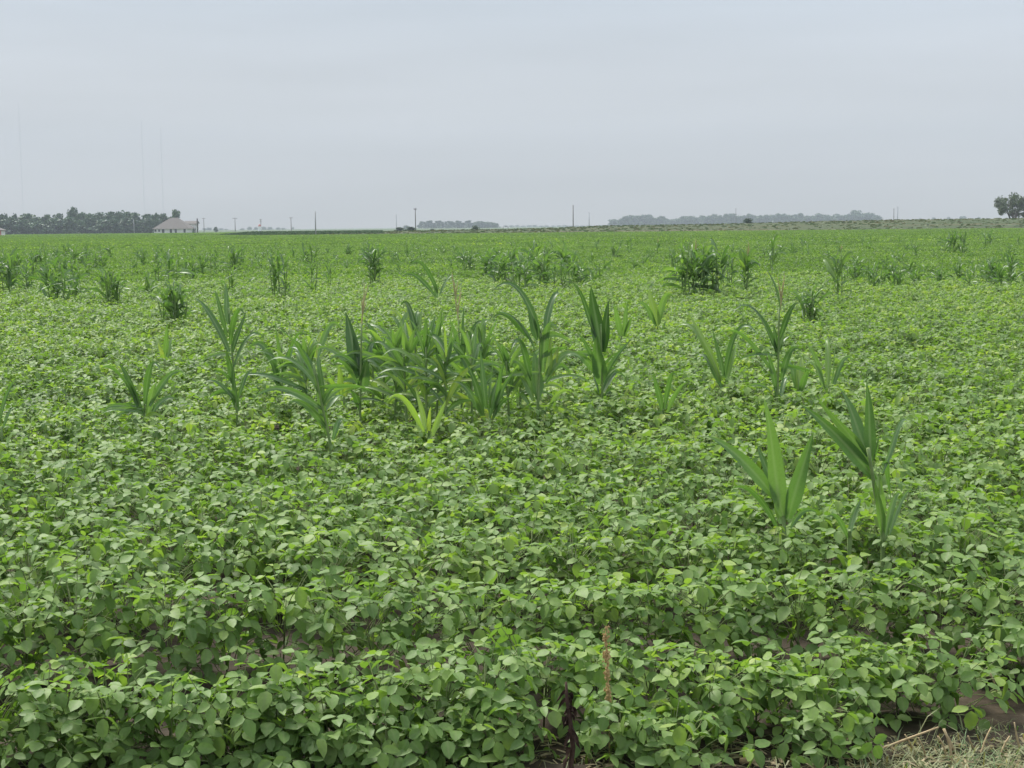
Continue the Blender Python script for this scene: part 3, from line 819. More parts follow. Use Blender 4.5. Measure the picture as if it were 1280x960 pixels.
CLUMPS = [
 ('dark dense corn clump cut by the left edge of the picture', 5, 364, 308, 34, 5, 26, .6, 0),
 ('loose corn clump just inside the left edge, behind the dark dense one', 30, 346, 311, 34, 4, 18, .4, 0),
 ('corn clump left of the upright clump, left midfield', 80, 374, 324, 46, 5, 24, .4, 0),
 ('dense upright corn clump in the left midfield below the tree line', 141, 377, 333, 34, 6, 28, .8, 0),
 ('squat dark corn clump, nearest of those below the farmhouse', 212, 399, 354, 42, 8, 34, .9, 0),
 ('corn plant with a dark stalk below the farmhouse', 213, 352, 309, 20, 2, 11, .6, 0),
 ('pale corn plant left of the dark stalk below the farmhouse', 197, 350, 318, 18, 2, 9, .5, 0),
 ('loose corn clump right of the dark stalk below the farmhouse', 238, 348, 316, 28, 3, 14, .4, 0),
 ('corn clump far back, right of the farmhouse', 287, 338, 304, 30, 4, 20, .5, 0),
 ('small corn clump in front of the one right of the farmhouse', 283, 362, 332, 26, 3, 12, .4, 0),
 ('tall dark corn clump below the pale pole', 346, 369, 312, 26, 4, 22, .6, 0),
 ('far corn clump below the base of the pale pole', 388, 330, 302, 26, 4, 18, .5, 0),
 ('light corn plant in front of the clump below the pale pole', 389, 364, 322, 20, 2, 10, .6, 0),
 ('single leaning corn plant right of the light one', 411, 356, 325, 12, 1, 6, .8, 0),
 ('small far corn clump right of the pale pole', 434, 319, 303, 22, 3, 12, .5, 0),
 ('tall narrow corn clump left of the centre, standing alone', 471, 352, 302, 26, 6, 26, .8, 0),
 ('small rounded corn clump right of the tall narrow one', 495, 326, 311, 14, 3, 10, .6, 0),
 ('single thin dark corn plant below the far bushes', 508, 318, 302, 6, 1, 6, .9, 0),
 ('small dark corn clump in line with the far blue wood', 552, 317, 301, 14, 3, 11, .6, 0),
 ('tall thin corn plant rising from the middle of the long corn patch', 667, 344, 296, 14, 2, 12, .8, 0),
 ('dark pointed corn plant near the right end of the long corn patch', 708, 344, 298, 14, 2, 13, .8, 0),
 ('pale low clump right of the long corn patch', 742, 350, 324, 26, 3, 13, .5, 0),
 ('small far corn clump right of the long corn patch', 764, 322, 303, 20, 3, 12, .5, 0),
 ('thin far corn plant with a pale tassel right of the long corn patch', 822, 318, 297, 10, 1, 7, .5, 1),
 ('light corn clump left of the big dense clump', 838, 350, 312, 24, 3, 14, .5, 0),
 ('big dense corn clump right of the centre with drooping blades', 879, 366, 299, 66, 12, 56, .3, 1),
 ('corn plant at the right flank of the big dense clump', 908, 356, 306, 20, 3, 15, .7, 0),
 ('corn plant with dark lower blades right of the big dense clump', 934, 362, 303, 22, 3, 16, .5, 1),
 ('tall dark corn plant reaching up to the bank line', 966, 338, 288, 20, 2, 15, .6, 0),
 ('broad bright corn clump behind the dry-tasselled plant', 1012, 398, 354, 30, 6, 24, .9, 0),
 ('dark thin-bladed corn plant with a tassel, right midfield', 1046, 366, 310, 20, 3, 14, .9, 1),
 ('light corn clump right of the dark thin-bladed plant', 1066, 350, 316, 22, 3, 14, .6, 0),
 ('low bright corn clump in the right midfield', 1110, 352, 326, 34, 5, 20, .6, 0),
 ('small upright corn plant right of the low bright clump', 1134, 348, 320, 14, 2, 9, .7, 0),
 ('pale small corn plant in the right midfield', 1157, 342, 324, 12, 2, 8, .6, 0),
 ('far dark corn clump below the right end of the bank', 1192, 316, 287, 38, 6, 26, .5, 0),
 ('far corn clump left of the lone tree', 1238, 306, 289, 22, 3, 14, .5, 0),
 ('bright corn clump near the right edge', 1238, 352, 318, 34, 4, 20, .5, 0),
 ('dark corn clump cut by the right edge', 1272, 352, 312, 34, 4, 20, .5, 0),
 ('thin corn plant between the right edge clumps', 1212, 356, 332, 14, 1, 7, .5, 0),
]
for (lab, x, yb, yt, w, ns, nl, up, ta) in CLUMPS:
    corn_clump(lab, x, yb, yt, w, ns, nl, up, tassel=ta)
for (x, yb, yt, w, ns) in [(576, 330, 309, 26, 3), (590, 338, 305, 30, 4), (604, 346, 308, 30, 4), (616, 338, 303, 30, 4), (630, 353, 312, 32, 5), (642, 342, 304, 30, 4), (656, 360, 318, 32, 4),
                           (664, 346, 308, 30, 4), (680, 356, 312, 30, 5), (692, 344, 305, 30, 4), (702, 358, 320, 28, 3), (722, 354, 318, 28, 4), (712, 336, 310, 24, 3)]:
    corn_clump('leafy drooping corn clump inside the long corn patch behind the main cluster', x, yb, yt, w, ns, ns * 5, .3, 'corn clumps of the long corn patch')
for (x, yb, yt, w) in [(1058, 352, 326, 24), (1082, 348, 328, 24), (1096, 356, 332, 24), (1122, 356, 330, 24), (1146, 352, 330, 20), (1176, 350, 332, 20), (1196, 346, 326, 22), (1222, 348, 324, 24), (1256, 354, 326, 26), (1104, 338, 322, 20)]:
    corn_clump('low lime corn clump in the ragged drift across the right midfield', x, yb, yt, w, 3, 13, .6, 'low lime corn clumps on the right')
# left far group and scattered far seedlings, alike to the eye
for (x, yb, yt, w) in [(44, 330, 309, 26), (64, 328, 307, 26), (92, 330, 303, 26), (108, 327, 306, 20), (75, 340, 314, 26), (60, 352, 322, 20), (18, 332, 308, 26), (54, 340, 312, 24), (98, 344, 316, 26), (36, 358, 326, 26), (120, 336, 310, 20), (84, 322, 303, 22), (10, 344, 312, 26), (100, 366, 334, 26)]:
    corn_clump('corn clump in the crowded far left group below the tree line', x, yb, yt, w, 3, 15, .4, 'corn clumps of the crowded far left group')
for (x, yb, yt, w) in [(140, 322, 303, 10), (172, 324, 305, 24), (196, 324, 302, 18), (204, 330, 306, 22), (256, 328, 312, 20), (268, 322, 306, 18), (182, 332, 308, 22), (222, 334, 310, 22), (248, 342, 316, 22), (270, 344, 314, 22), (300, 332, 306, 22), (186, 366, 340, 18), (224, 372, 346, 18)]:
    corn_clump('far corn clump in the line below the house and trees', x, yb, yt, w, 2, 11, .5, 'corn clumps in the line below the house')
for (x, yb, yt) in [(1016, 306, 293), (1032, 310, 297), (1124, 306, 293), (1168, 322, 309), (1262, 318, 303), (990, 312, 300), (1086, 312, 302), (1050, 316, 304), (1140, 314, 302), (1214, 322, 306), (1186, 308, 294), (1228, 312, 298), (1274, 308, 294), (976, 318, 302), (916, 316, 302), (948, 312, 298), (860, 312, 300)]:
    corn_clump('tiny far corn plant below the grassy bank on the right', x, yb, yt, 9, 1, 7, .6, 'tiny far corn plants on the right')
for (x, yb, yt) in [(746, 314, 303), (786, 318, 306), (806, 330, 316), (728, 312, 300), (540, 330, 318), (452, 330, 316), (320, 326, 312), (366, 322, 309), (410, 318, 306), (422, 332, 316), (526, 322, 310), (568, 318, 304), (740, 330, 314), (756, 338, 318), (792, 336, 316), (812, 322, 306), (776, 308, 298), (690, 312, 300), (640, 308, 298), (340, 318, 306), (524, 346, 330), (500, 344, 326)]:
    corn_clump('tiny far corn plant scattered across the middle back of the field', x, yb, yt, 9, 1, 7, .6, 'tiny far corn plants in the middle')

rx = random.Random(99)
for i in range(46):
    x = rx.uniform(2, 1278); yb = hor(x) + rx.uniform(26, 52); h = rx.uniform(11, 20)
    side = 'left' if x < 430 else ('middle' if x < 850 else 'right')
    corn_clump({'left': 'small corn tuft scattered in the far left part of the field', 'middle': 'small corn tuft scattered in the far middle part of the field',
                'right': 'small corn tuft scattered in the far right part of the field'}[side], x, yb, yb - h, 14, 2, 8, .4, 'small far corn tufts on the ' + side)

# ------------------------------------------------------------------ foreground details
def front_ground(px, py):
    r = ray(px, py); t = -(CAM_H - .012) / r.z
    return Vector((0, 0, CAM_H)) + r * t

def weed_stalk():
    d = 4.33
    foot = at_depth(718, 965, d); foot.z = 0
    root = empty('dead_weed', foot)
    tag(root, 'dead blackened weed stalk with shrivelled leaves at the front of the field', 'weed')
    top = at_depth(709, 853, d) - foot
    rnd = random.Random(4)
    mb = MB(); P = [Vector((0, 0, -.02)).lerp(top, i / 7) + Vector((rnd.uniform(-.006, .006), rnd.uniform(-.006, .006), 0)) for i in range(8)]
    mb.tube(P, [.010, .0095, .009, .0085, .008, .007, .006, .004], 6)
    mb.build('stem', M['deadweed'], root, smooth=True)
    for i in range(14):
        t = rnd.uniform(.35, 1.0); p = Vector((0, 0, 0)).lerp(top, t)
        a = rnd.choice((math.pi, 0)) + rnd.uniform(-1.2, 1.2); L = rnd.uniform(.025, .075)
        tip = p + Vector((math.cos(a) * L * .6, math.sin(a) * L * .5, -L * rnd.uniform(.4, 1.1)))
        blade(p, tip, (0, 0, .006), rnd.uniform(.012, .026), Vector((rnd.uniform(-1, 1), -1, .3)), rnd, n=6, wave=.9, fold=1.1).build('leaf', M['deadweed'], root)
weed_stalk()

def rusty_spike():
    d = 4.55
    foot = at_depth(762, 935, d); foot.z = 0
    root = empty('dock_stalk', foot)
    tag(root, 'thin rusty orange seed stalk standing among the front soybeans', 'weed')
    top = at_depth(757, 786, d - .02) - foot
    rnd = random.Random(6)
    mb = MB(); mb.tube([Vector((0, 0, -.02)), top * .5 + Vector((.004, 0, 0)), top], [.003, .0027, .0015], 5)
    mb.build('stem', M['rust'], root)
    mb = MB()
    for i in range(150):
        t = rnd.uniform(.42, 1.0); p = top * t
        a = rnd.uniform(0, 6.28); r = rnd.uniform(.002, .012) * (1.15 - .8 * abs(t - .7))
        q = p + Vector((math.cos(a) * r, math.sin(a) * r, rnd.uniform(0, .01)))
        s = rnd.uniform(.003, .006)
        mb.add([q + Vector((s, 0, 0)), q + Vector((-s * .5, s * .8, 0)), q + Vector((-s * .5, -s * .8, 0)), q + Vector((0, 0, s * 1.6)), q - Vector((0, 0, s))],
               [(0, 1, 3), (1, 2, 3), (2, 0, 3), (1, 0, 4), (2, 1, 4), (0, 2, 4)])
    mb.build('seed_head', M['rust'], root)
weed = rusty_spike()

# broken straws in the right corner
STRAWS = [(1083, 943, 1173, 909, 'long broken straw lying aslant over the leaves, right corner', 3.4),
          (1180, 911, 1191, 952, 'pale straw standing left of the brightest one, right corner', 3.2),
          (1200, 958, 1179, 911, 'brightest upright straw in the right corner', 3.6),
          (1128, 958, 1110, 928, 'short straw leaning left beneath the long broken straw', 2.6),
          (1147, 945, 1131, 918, 'straw propped against the long broken straw', 2.6),
          (1222, 946, 1210, 920, 'short straw right of the brightest one', 2.6),
          (1225, 936, 1239, 909, 'straw leaning right against the beans', 2.4),
          (1157, 955, 1148, 922, 'thin straw below the middle of the long broken straw', 2.2),
          (1278, 926, 1268, 903, 'thin straw at the right edge of the picture', 2.4),
          (1172, 920, 1183, 948, 'thin straw hanging from the end of the long broken straw', 2.2),
          (1248, 950, 1262, 920, 'straw among the dry grass near the right edge', 2.4),
          (1238, 842, 1246, 866, 'bent dry stem among the bean leaves near the right edge', 2.2),
          (1092, 946, 1116, 945, 'flat straw lying on the soil, right corner', 2.4)]
for i, (x0, y0, x1, y1, lab, w) in enumerate(STRAWS):
    d = 4.52 + rc.uniform(-.05, .05) if y0 > 880 else 4.9
    a = at_depth(x0, y0, d); b = at_depth(x1, y1, d + rc.uniform(-.05, .05))
    lo = min(a.z, b.z)
    if i != 0 and i != 11 and lo > .02:
        c = a if a.z < b.z else b
        c.z = .005
    root_loc = a.copy(); b2 = b - a
    mb = MB()
    m = b2 * .5 + Vector((rc.uniform(-.008, .008), 0, rc.uniform(-.004, .01)))
    r = w / FPX * d * .5
    mb.tube([Vector((0, 0, 0)), b2 * .25 + (m - b2 * .5) * .75, m, b2 * .75 + (m - b2 * .5) * .75, b2], [r, r * .95, r * 1.1, r * .85, r * .7], 6)
    o = mb.build('straw', M['dry'], None, root_loc, smooth=True)
    tag(o, lab, 'straw', 'broken straws in the right corner')

def corn_cob():
    p = front_ground(935, 955)
    mb = MB()
    mb.tube([(-.028, 0, .0), (-.026, 0, 0), (0, .001, .001), (.026, 0, 0), (.028, 0, 0)], [.006, .0105, .0115, .0105, .006], 10)
    o = mb.build('stalk_piece', M['dry'], None, p + Vector((0, 0, .011)), smooth=True)
    o.rotation_euler = (0, R(4), R(12))
    tag(o, 'short pale piece of broken stalk lying on the soil at the bottom edge', 'stalk piece')
corn_cob()

# dry grass, litter and fresh verge grass at the front edge
def verge():
    rnd = random.Random(31)
    mb = MB()
    for i in range(4600):
        if i % 6 == 0:
            px = rnd.uniform(540, 1330); py = rnd.uniform(930, 1010)
        else:
            px = 1480 - 410 * rnd.random() ** 1.6; py = rnd.uniform(915 + max(0, 1230 - px) * .22, 1010)
        p = front_ground(px, py)
        if p.y > 4.98 + SLOPE * p.x: continue
        thick = rnd.random() < .10
        a = rnd.uniform(0, 6.28); L = rnd.uniform(.03, .13) * (1.7 if thick else 1); el = rnd.uniform(.0, 1.0) ** 2
        dr = Vector((math.cos(a) * math.cos(el), math.sin(a) * math.cos(el), math.sin(el)))
        s = Vector((-math.sin(a), math.cos(a), 0)) * (rnd.uniform(.0025, .004) if thick else rnd.uniform(.001, .0022))
        m = p + dr * L * .55 + Vector((0, 0, rnd.uniform(0, .02))); t = p + dr * L + Vector((0, 0, -L * .12))
        if t.z < .014: t.z = .016
        green = (not thick) and rnd.random() < (.08 if px < 1180 else .4)
        mb.add([p - s, p + s, m + s * .8, m - s * .8, t], [(0, 1, 2, 3), (3, 2, 4)], rnd.gauss(.4, .15) if green else rnd.gauss(.92, .09))
    # broken bits of old stalk on the soil
    for i in range(900):
        px = rnd.uniform(520, 1330); py = rnd.uniform(925, 1010)
        p = front_ground(px, py); a = rnd.uniform(0, 6.28); L = rnd.uniform(.008, .035); w = rnd.uniform(.002, .006)
        d1 = Vector((math.cos(a), math.sin(a), rnd.uniform(-.1, .2))) * L; d2 = Vector((-math.sin(a), math.cos(a), 0)) * w
        p.z += rnd.uniform(.008, .02)
        mb.add([p - d1 - d2, p + d1 - d2, p + d1 + d2, p - d1 + d2, p + Vector((0, 0, w))], [(0, 1, 4), (1, 2, 4), (2, 3, 4), (3, 0, 4)], rnd.choice((.78, .85, .93, 1.0)))
    tag(mb.build('dry_grass', M['grass']), 'dry trampled grass and litter along the bottom edge', 'grass', kind='stuff')
verge()

# ------------------------------------------------------------------ trees far away
def tree_meshes(rnd, H, W, n, leaf, shape='round'):
    mb = MB()
    lobes = []
    for i in range(13):
        t = (i + rnd.random()) / 13
        z = H * (.10 + .76 * t)
        rr = W * .5 * (1 - .75 * max(0, t - .3)) * (1 if shape == 'round' else (1.05 - t * .9))
        a = rnd.uniform(0, 6.28); r = rr * rnd.uniform(.1, .75)
        lobes.append((Vector((math.cos(a) * r, math.sin(a) * r, z)), W * rnd.uniform(.17, .28) * (1 if shape == 'round' else 1.1 - .7 * t)))
    lobes.append((Vector((0, 0, H * .86)), W * (.2 if shape == 'round' else .1)))
    for i in range(n):
        c, r = rnd.choice(lobes)
        v = Vector((rnd.gauss(0, 1), rnd.gauss(0, 1), rnd.gauss(0, .9)))
        v = v.normalized() * r * rnd.uniform(.5, 1.12)
        p = c + v
        q = Euler((rnd.uniform(0, 6.28), rnd.uniform(0, 6.28), rnd.uniform(0, 6.28))).to_matrix()
        s = leaf * rnd.uniform(.6, 1.3)
        mb.add([p + q @ Vector(w) for w in ((-s, -s * .4, 0), (0, -s * .7, s * .2), (s, s * .1, 0), (-s * .1, s * .7, -s * .2))], [(0, 1, 2, 3)], rnd.gauss(.5, .22))
    tb = MB()
    tb.tube([(0, 0, -.3), (rnd.uniform(-.1, .1), 0, H * .3), (rnd.uniform(-.3, .3), .1, H * .7)], [W * .035, W * .026, W * .012], 6)
    for i in range(4):
        c, r = rnd.choice(lobes)
        tb.tube([(0, 0, H * .22), c * .6 + Vector((0, 0, H * .12)), c], [W * .018, W * .012, W * .006], 4)
    return mb.mesh('crown', M['tree']), tb.mesh('trunk', M['bark'])
rt = random.Random(13)
TV = [tree_meshes(rt, 11, 9, 1000, .62) for _ in range(6)]
TP = [tree_meshes(rt, 12, 4.6, 600, .5, 'pointed') for _ in range(4)]
def tree(px, ytop, d, wpx, label, group, var, name='tree', cat='tree', base=0.0):
    ppm = FPX / d
    x = at_depth(px, 285, d).x
    top = at_depth(px, ytop, d).z
    me_c, me_t = var
    h0 = max(v.co.z for v in me_c.vertices); w0 = max(v.co.x for v in me_c.vertices) - min(v.co.x for v in me_c.vertices)
    root = empty(name, (x, d + rt.uniform(-6, 6), base))
    root.rotation_euler.z = rt.uniform(0, 6.28)
    s = (top - base) / h0
    root.scale = (wpx / ppm / w0, wpx / ppm / w0, s)
    tag(root, label, cat, group)
    link('crown', me_c, root); link('trunk', me_t, root)
    return root

# left tree line: (x, top y, width)
LT = [(-8, 268, 16, 0), (4, 267, 15, 0), (13, 266, 6, 0), (21, 266, 7, 0), (32, 265.5, 18, 0), (44, 271, 14, 0), (55, 270.5, 12, 0), (63, 267.5, 12, 0), (71, 266, 13, 0), (84, 261, 6, 0),
      (90, 267, 10, 0), (108, 264.5, 13, 0), (118, 266, 12, 0), (128, 264.5, 13, 0), (138, 263.5, 13, 0), (149, 262.5, 14, 0), (160, 264, 12, 0), (170, 264.5, 13, 0), (181, 266, 12, 0), (192, 265.5, 13, 0), (203, 266, 12, 0)]
for (x, y, w, kd) in LT:
    tree(x, y, 740 + rt.uniform(-12, 12), w * 1.95, 'dark leafy tree in the long tree line left of the farmhouse', 'trees of the left tree line', rt.choice(TP if kd else TV))
for (x, y, w) in [(-2 + 9 * i, 273 + 3 * math.sin(i * 2.3), 17) for i in range(23)]:
    tree(x, y, 726, w * 1.5, 'low shrubby tree at the foot of the left tree line', 'low trees at the foot of the left tree line', rt.choice(TV))
tree(96, 257.5, 738, 15, 'tallest tree of the left tree line, rising above its neighbours', None, TV[1])
tree(217, 261, 640, 20, 'round tree directly behind the farmhouse roof', None, TV[2])
# far blue woods
for i in range(26):
    px = 527 + i * 3.75
    y = 276.6 + 1.4 * math.sin(i * 1.9) + rt.uniform(-.8, .8)
    if i > 18: y = 275.5 + (i - 18) * .45 + rt.uniform(-.6, .6)
    tree(px, y, 1900 + rt.uniform(-40, 40), 12, 'pointed blue hazy tree in the far wood left of the centre', 'trees of the far wood left of the centre', rt.choice(TP if i < 19 else TV))
tree(508, 281.5, 1850, 10, 'small hazy tree at the left end of the far centre wood', None, TV[1])
for i in range(46):
    px = 768 + i * 7.3
    y = float(np.interp(px, [762, 772, 800, 815, 830, 850, 880, 905, 930, 960, 1000, 1040, 1070, 1085, 1100], [276, 270.5, 266.5, 268.5, 270, 271, 268.5, 267.5, 266.5, 267, 266.5, 266, 263.5, 265.5, 269.5])) + rt.uniform(-1.6, 3.2)
    tree(px, y, 2050 + rt.uniform(-50, 50), rt.uniform(14, 24), 'blue hazy tree in the long far wood on the right', 'trees of the long far wood on the right', rt.choice(TV))
for (px, y, w) in [(256, 285, 8), (262, 284.2, 9), (276, 285, 8), (283, 286, 6), (304, 285.2, 8), (311, 283.4, 9), (320, 283.8, 9), (329, 283.2, 10), (337, 283.6, 9), (347, 284.2, 9), (355, 284.8, 8), (367, 283.8, 5)]:
    tree(px, y, 2500, w, 'tiny hazy blue tree on the horizon right of the farmhouse', 'tiny horizon trees right of the farmhouse', rt.choice(TV))
for i in range(18):
    px = 632 + i * 7.4
    tree(px, 281.4 + rt.uniform(-.6, .6), 3200, 9, 'tiny hazy tree on the horizon at the centre', 'tiny horizon trees at the centre', rt.choice(TV))
for (px, y, w) in [(1150, 272.5, 8), (1168, 271.5, 8), (1185, 271, 9), (1200, 270, 8), (1206, 269.5, 9), (1222, 271, 8)]:
    tree(px, y, 2600, w, 'tiny hazy tree on the horizon left of the lone tree', 'tiny horizon trees on the right', rt.choice(TV))
tree(271, 283.2, 900, 7, 'small dark tree between two far poles right of the farmhouse', None, TV[3])

def bush(px, yt, d, wpx, label, base, var):
    return tree(px, yt, d, wpx, label, None, var, 'bush', 'bush', base)
bush(499, 283.5, 420, 13, 'low dark bush on the bank left of the middle pole', .5, TV[0])
bush(515, 283, 425, 18, 'wide low bush around the foot of the middle pole', .5, TV[4])
bush(539, 286, 415, 8, 'very small bush right of the middle pole', .5, TV[5])
bush(595, 281.8, 430, 14, 'rounded bush in front of the far centre wood', .4, TV[2])
bush(938.5, 272.4, 338, 15, 'small dark boxy bush standing alone on the grassy bank', 1.55, TV[1])

def lone_tree():
    d = 400
    x = at_depth(1266, 285, d).x
    root = empty('tree', (x, d, 1.3))
    tag(root, 'lone grey-green tree with several stems at the right edge', 'tree')
    rnd = random.Random(3)
    ppm = FPX / d
    H = (276 - 244) / ppm + 1.0; W = 40 / ppm
    tb, cb = MB(), MB()
    lobes = []
    for i in range(6):
        a = i / 6 * 6.28 + .4
        r = W * rnd.uniform(.2, .38)
        e = Vector((math.cos(a) * r, math.sin(a) * r, H * rnd.uniform(.55, .8)))
        tb.tube([(math.cos(a) * .25, math.sin(a) * .25, -.3), e * .45 + Vector((0, 0, .1)), e], [.2, .14, .06], 6)
        lobes.append((e, W * .17)); 
        for j in range(5):
            b = a + rnd.uniform(-.9, .9)
            q = Vector((math.cos(b) * W * rnd.uniform(.25, .5), math.sin(b) * W * rnd.uniform(.25, .5), H * rnd.uniform(.26, .88)))
            tb.tube([e * .7, q], [.07, .03], 4)
            lobes.append((q, W * rnd.uniform(.08, .13)))
    lobes.append((Vector((0, 0, H * .9)), W * .14))
    for i in range(5000):
        c, r = rnd.choice(lobes)
        v = Vector((rnd.gauss(0, 1), rnd.gauss(0, 1), rnd.gauss(0, .8))).normalized() * r * rnd.uniform(.3, 1.15)
        q = Euler((rnd.uniform(0, 6.28), rnd.uniform(0, 6.28), 0)).to_matrix(); s = rnd.uniform(.13, .27)
        cb.add([c + v + q @ Vector(w) for w in ((-s, -s * .4, 0), (0, -s * .7, s * .2), (s, s * .1, 0), (-s * .1, s * .7, -s * .2))], [(0, 1, 2, 3)], rnd.gauss(.5, .22))
    cb.build('crown', M['tree_grey'], root); tb.build('trunk', M['bark'], root)
lone_tree()

# a taller crop far behind the beans, left of the centre
def far_crop():
    rnd = random.Random(9)
    mb = MB()
    for i in range(7000):
        y = rnd.uniform(318, 372)
        x = rnd.uniform(-70, -30) / 340 * y
        top = 1.18 * min(1, .35 + (x / y * 340 + 70) / 14)
        z = top * rnd.uniform(.25, 1)
        a = rnd.uniform(0, 3.14); w = rnd.uniform(.2, .5); h = rnd.uniform(.25, .45)
        dx, dy = math.cos(a) * w, math.sin(a) * w
        mb.add([(x - dx, y - dy, z - h), (x + dx, y + dy, z - h), (x + dx * .6, y + dy * .6, z), (x - dx * .6, y - dy * .6, z)], [(0, 1, 2, 3)], rnd.gauss(.32, .16))
    tag(mb.build('tall_crop', M['farcrop']), 'dark strip of taller crop at the back of the field', 'crop', kind='stuff')
far_crop()

# ------------------------------------------------------------------ farmhouse, shed, vehicle
def farmhouse():
    d = 600.0
    x0 = at_depth(194.5, 290, d).x; x1 = at_depth(241, 290, d).x
    zt = at_depth(217, 272.2, d).z
    cx = (x0 + x1) / 2; hw = (x1 - x0) / 2; dp = 5.5
    root = empty('farmhouse', (cx, d, 0))
    tag(root, 'single-storey farmhouse with pale walls and grey-brown hipped roof', 'house')
    zw = at_depth(217, 285.6, d).z
    mb = MB(); mb.box(-hw + .7, hw - .7, -dp, dp, -.1, zw); mb.build('wall', M['wall'], root)
    mb = MB(); e = .25
    rx = 1.6
    cxr = at_depth(218, 272, d).x - cx
    zb = zw - .15
    mb.add([(-hw, -dp - .6, zb), (hw, -dp - .6, zb), (hw, dp + .6, zb), (-hw, dp + .6, zb), (cxr - rx, 0, zt), (cxr + rx, 0, zt)],
           [(0, 1, 5, 4), (1, 2, 5), (2, 3, 4, 5), (3, 0, 4), (0, 3, 2, 1)])
    rf = mb.build('roof', M['roof'], root)
    mb = MB(); mb.box(-.3, .3, -.3, .3, -.4, .7); mb.build('chimney', M['roof'], rf, (cxr + 1.0, .6, zt - .3))
    for (px, w, z0, z1) in [(196.8, .8, .9, zw - .35), (203, .8, .9, zw - .35), (208, 1.05, .05, zw - .25), (217.5, .95, .05, zw - .25), (223.5, .95, .05, zw - .25), (234.5, .9, .5, zw - .3)]:
        xx = at_depth(px, 288, d).x - cx
        if abs(xx) > hw - 1.2: xx = math.copysign(hw - 1.3, xx)
        mb = MB(); mb.box(xx - w / 2, xx + w / 2, -dp - .05, -dp + .02, z0, z1)
        wd = mb.build('door' if z0 < .1 else 'window', M['glass'], root)
        fr = MB()
        fr.box(xx - w / 2 - .1, xx - w / 2, -dp - .08, -dp + .02, z0, z1); fr.box(xx + w / 2, xx + w / 2 + .1, -dp - .08, -dp + .02, z0, z1)
        fr.box(xx - w / 2 - .1, xx + w / 2 + .1, -dp - .08, -dp + .02, z1, z1 + .1)
        fr.build('frame', M['white'], wd)
    # rear wing with a gabled roof, to the right
    ax = at_depth(226, 290, d).x - cx; bx = at_depth(242.5, 290, d).x - cx
    zr = at_depth(236, 276, d).z; ze = at_depth(236, 279.2, d).z
    mb = MB(); mb.box(ax, bx - .5, dp + .7, dp + 6, -.1, ze); mb.build('wing_wall', M['wall'], root)
    mb = MB()
    mb.add([(ax - .2, dp + .2, ze - .1), (bx, dp + .2, ze - .1), (bx, dp + 6.5, ze - .1), (ax - .2, dp + 6.5, ze - .1), (ax - .2, dp + 3.4, zr), (bx, dp + 3.4, zr)],
           [(0, 1, 5, 4), (2, 3, 4, 5), (1, 2, 5), (3, 0, 4), (0, 3, 2, 1)])
    mb.build('wing_roof', M['roof'], root)
    mb = MB(); mb.box(-.22, .22, -.22, .22, 0, at_depth(242, 273, d).z); mb.build('flue', M['bark'], root, (bx + .25, dp + .3, 0))
    # dark shrub at the right corner
    b = bush(242.3, 285.3, 592, 4.5, 'small dark shrub at the right corner of the farmhouse', 0, TV[3])
farmhouse()

def shed():
    d = 450.0
    x1 = at_depth(1.7, 290, d).x
    root = empty('shed', (x1 - 2.2, d, 0))
    tag(root, 'pale shed with reddish trim at the left edge of the picture', 'shed')
    zt = at_depth(0, 284.6, d).z
    mb = MB(); mb.box(-2.2, 2.0, 0, 4, -.1, zt - .7)
    mb.add([(-2.2, 0, zt - .7), (2.0, 0, zt - .7), (-.1, 0, zt), (-2.2, 4, zt - .7), (2.0, 4, zt - .7), (-.1, 4, zt)], [(0, 1, 2), (4, 3, 5)])
    mb.build('wall', M['wall'], root)
    mb = MB()
    for sx in (-1, 1):
        mb.add([(-.1, -.3, zt + .12), (-.1 + sx * 2.5, -.3, zt - .78), (-.1 + sx * 2.5, 4.3, zt - .78), (-.1, 4.3, zt + .12),
                (-.1, -.3, zt), (-.1 + sx * 2.5, -.3, zt - .9), (-.1 + sx * 2.5, 4.3, zt - .9), (-.1, 4.3, zt)],
               [(0, 1, 2, 3), (4, 7, 6, 5), (0, 4, 5, 1), (3, 2, 6, 7), (1, 5, 6, 2)])
    mb.build('roof', M['roof'], root)
    mb = MB(); mb.box(1.8, 2.06, -.06, .2, 0, zt - .75); mb.build('corner_trim', M['red'], root)
    mb = MB(); mb.box(-.6, .5, -.04, .02, 0, 1.9); mb.build('door', M['red'], root)
shed()

def truck():
    d = 1000.0
    x = at_depth(632, 285, d).x
    root = empty('pickup_truck', (x, d, 0.35))
    tag(root, 'tiny white pickup truck driving on the far road', 'truck')
    mb = MB()
    prof = [(-2.7, .55), (-2.7, 1.05), (-1.0, 1.1), (-.85, 1.12), (-.5, 1.75), (.75, 1.78), (1.2, 1.15), (2.5, 1.05), (2.7, .8), (2.7, .5)]
    n = len(prof)
    vs = [(px, -.9, pz) for px, pz in prof] + [(px, .9, pz) for px, pz in prof]
    fs = [tuple(range(n))[::-1], tuple(range(n, 2 * n))] + [(i, (i + 1) % n, n + (i + 1) % n, n + i) for i in range(n)]
    mb.add(vs, fs); mb.build('body', M['white'], root)
    mb = MB(); mb.add([(-.7, -.92, 1.2), (-.45, -.92, 1.65), (.65, -.92, 1.67), (1.0, -.92, 1.2)], [(0, 3, 2, 1)]); mb.build('window', M['glass'], root)
    for wx in (-1.7, 1.7):
        for wy in (-.85, .85):
            mb = MB(); mb.tube([(wx, wy - .1, .37), (wx, wy + .1, .37)], .37, 12); mb.build('wheel', M['rubber'], root)
truck()
sheet('far_road', [(-700, 994), (900, 994), (900, 1008), (-700, 1008)], 0.33, M['ditch'])

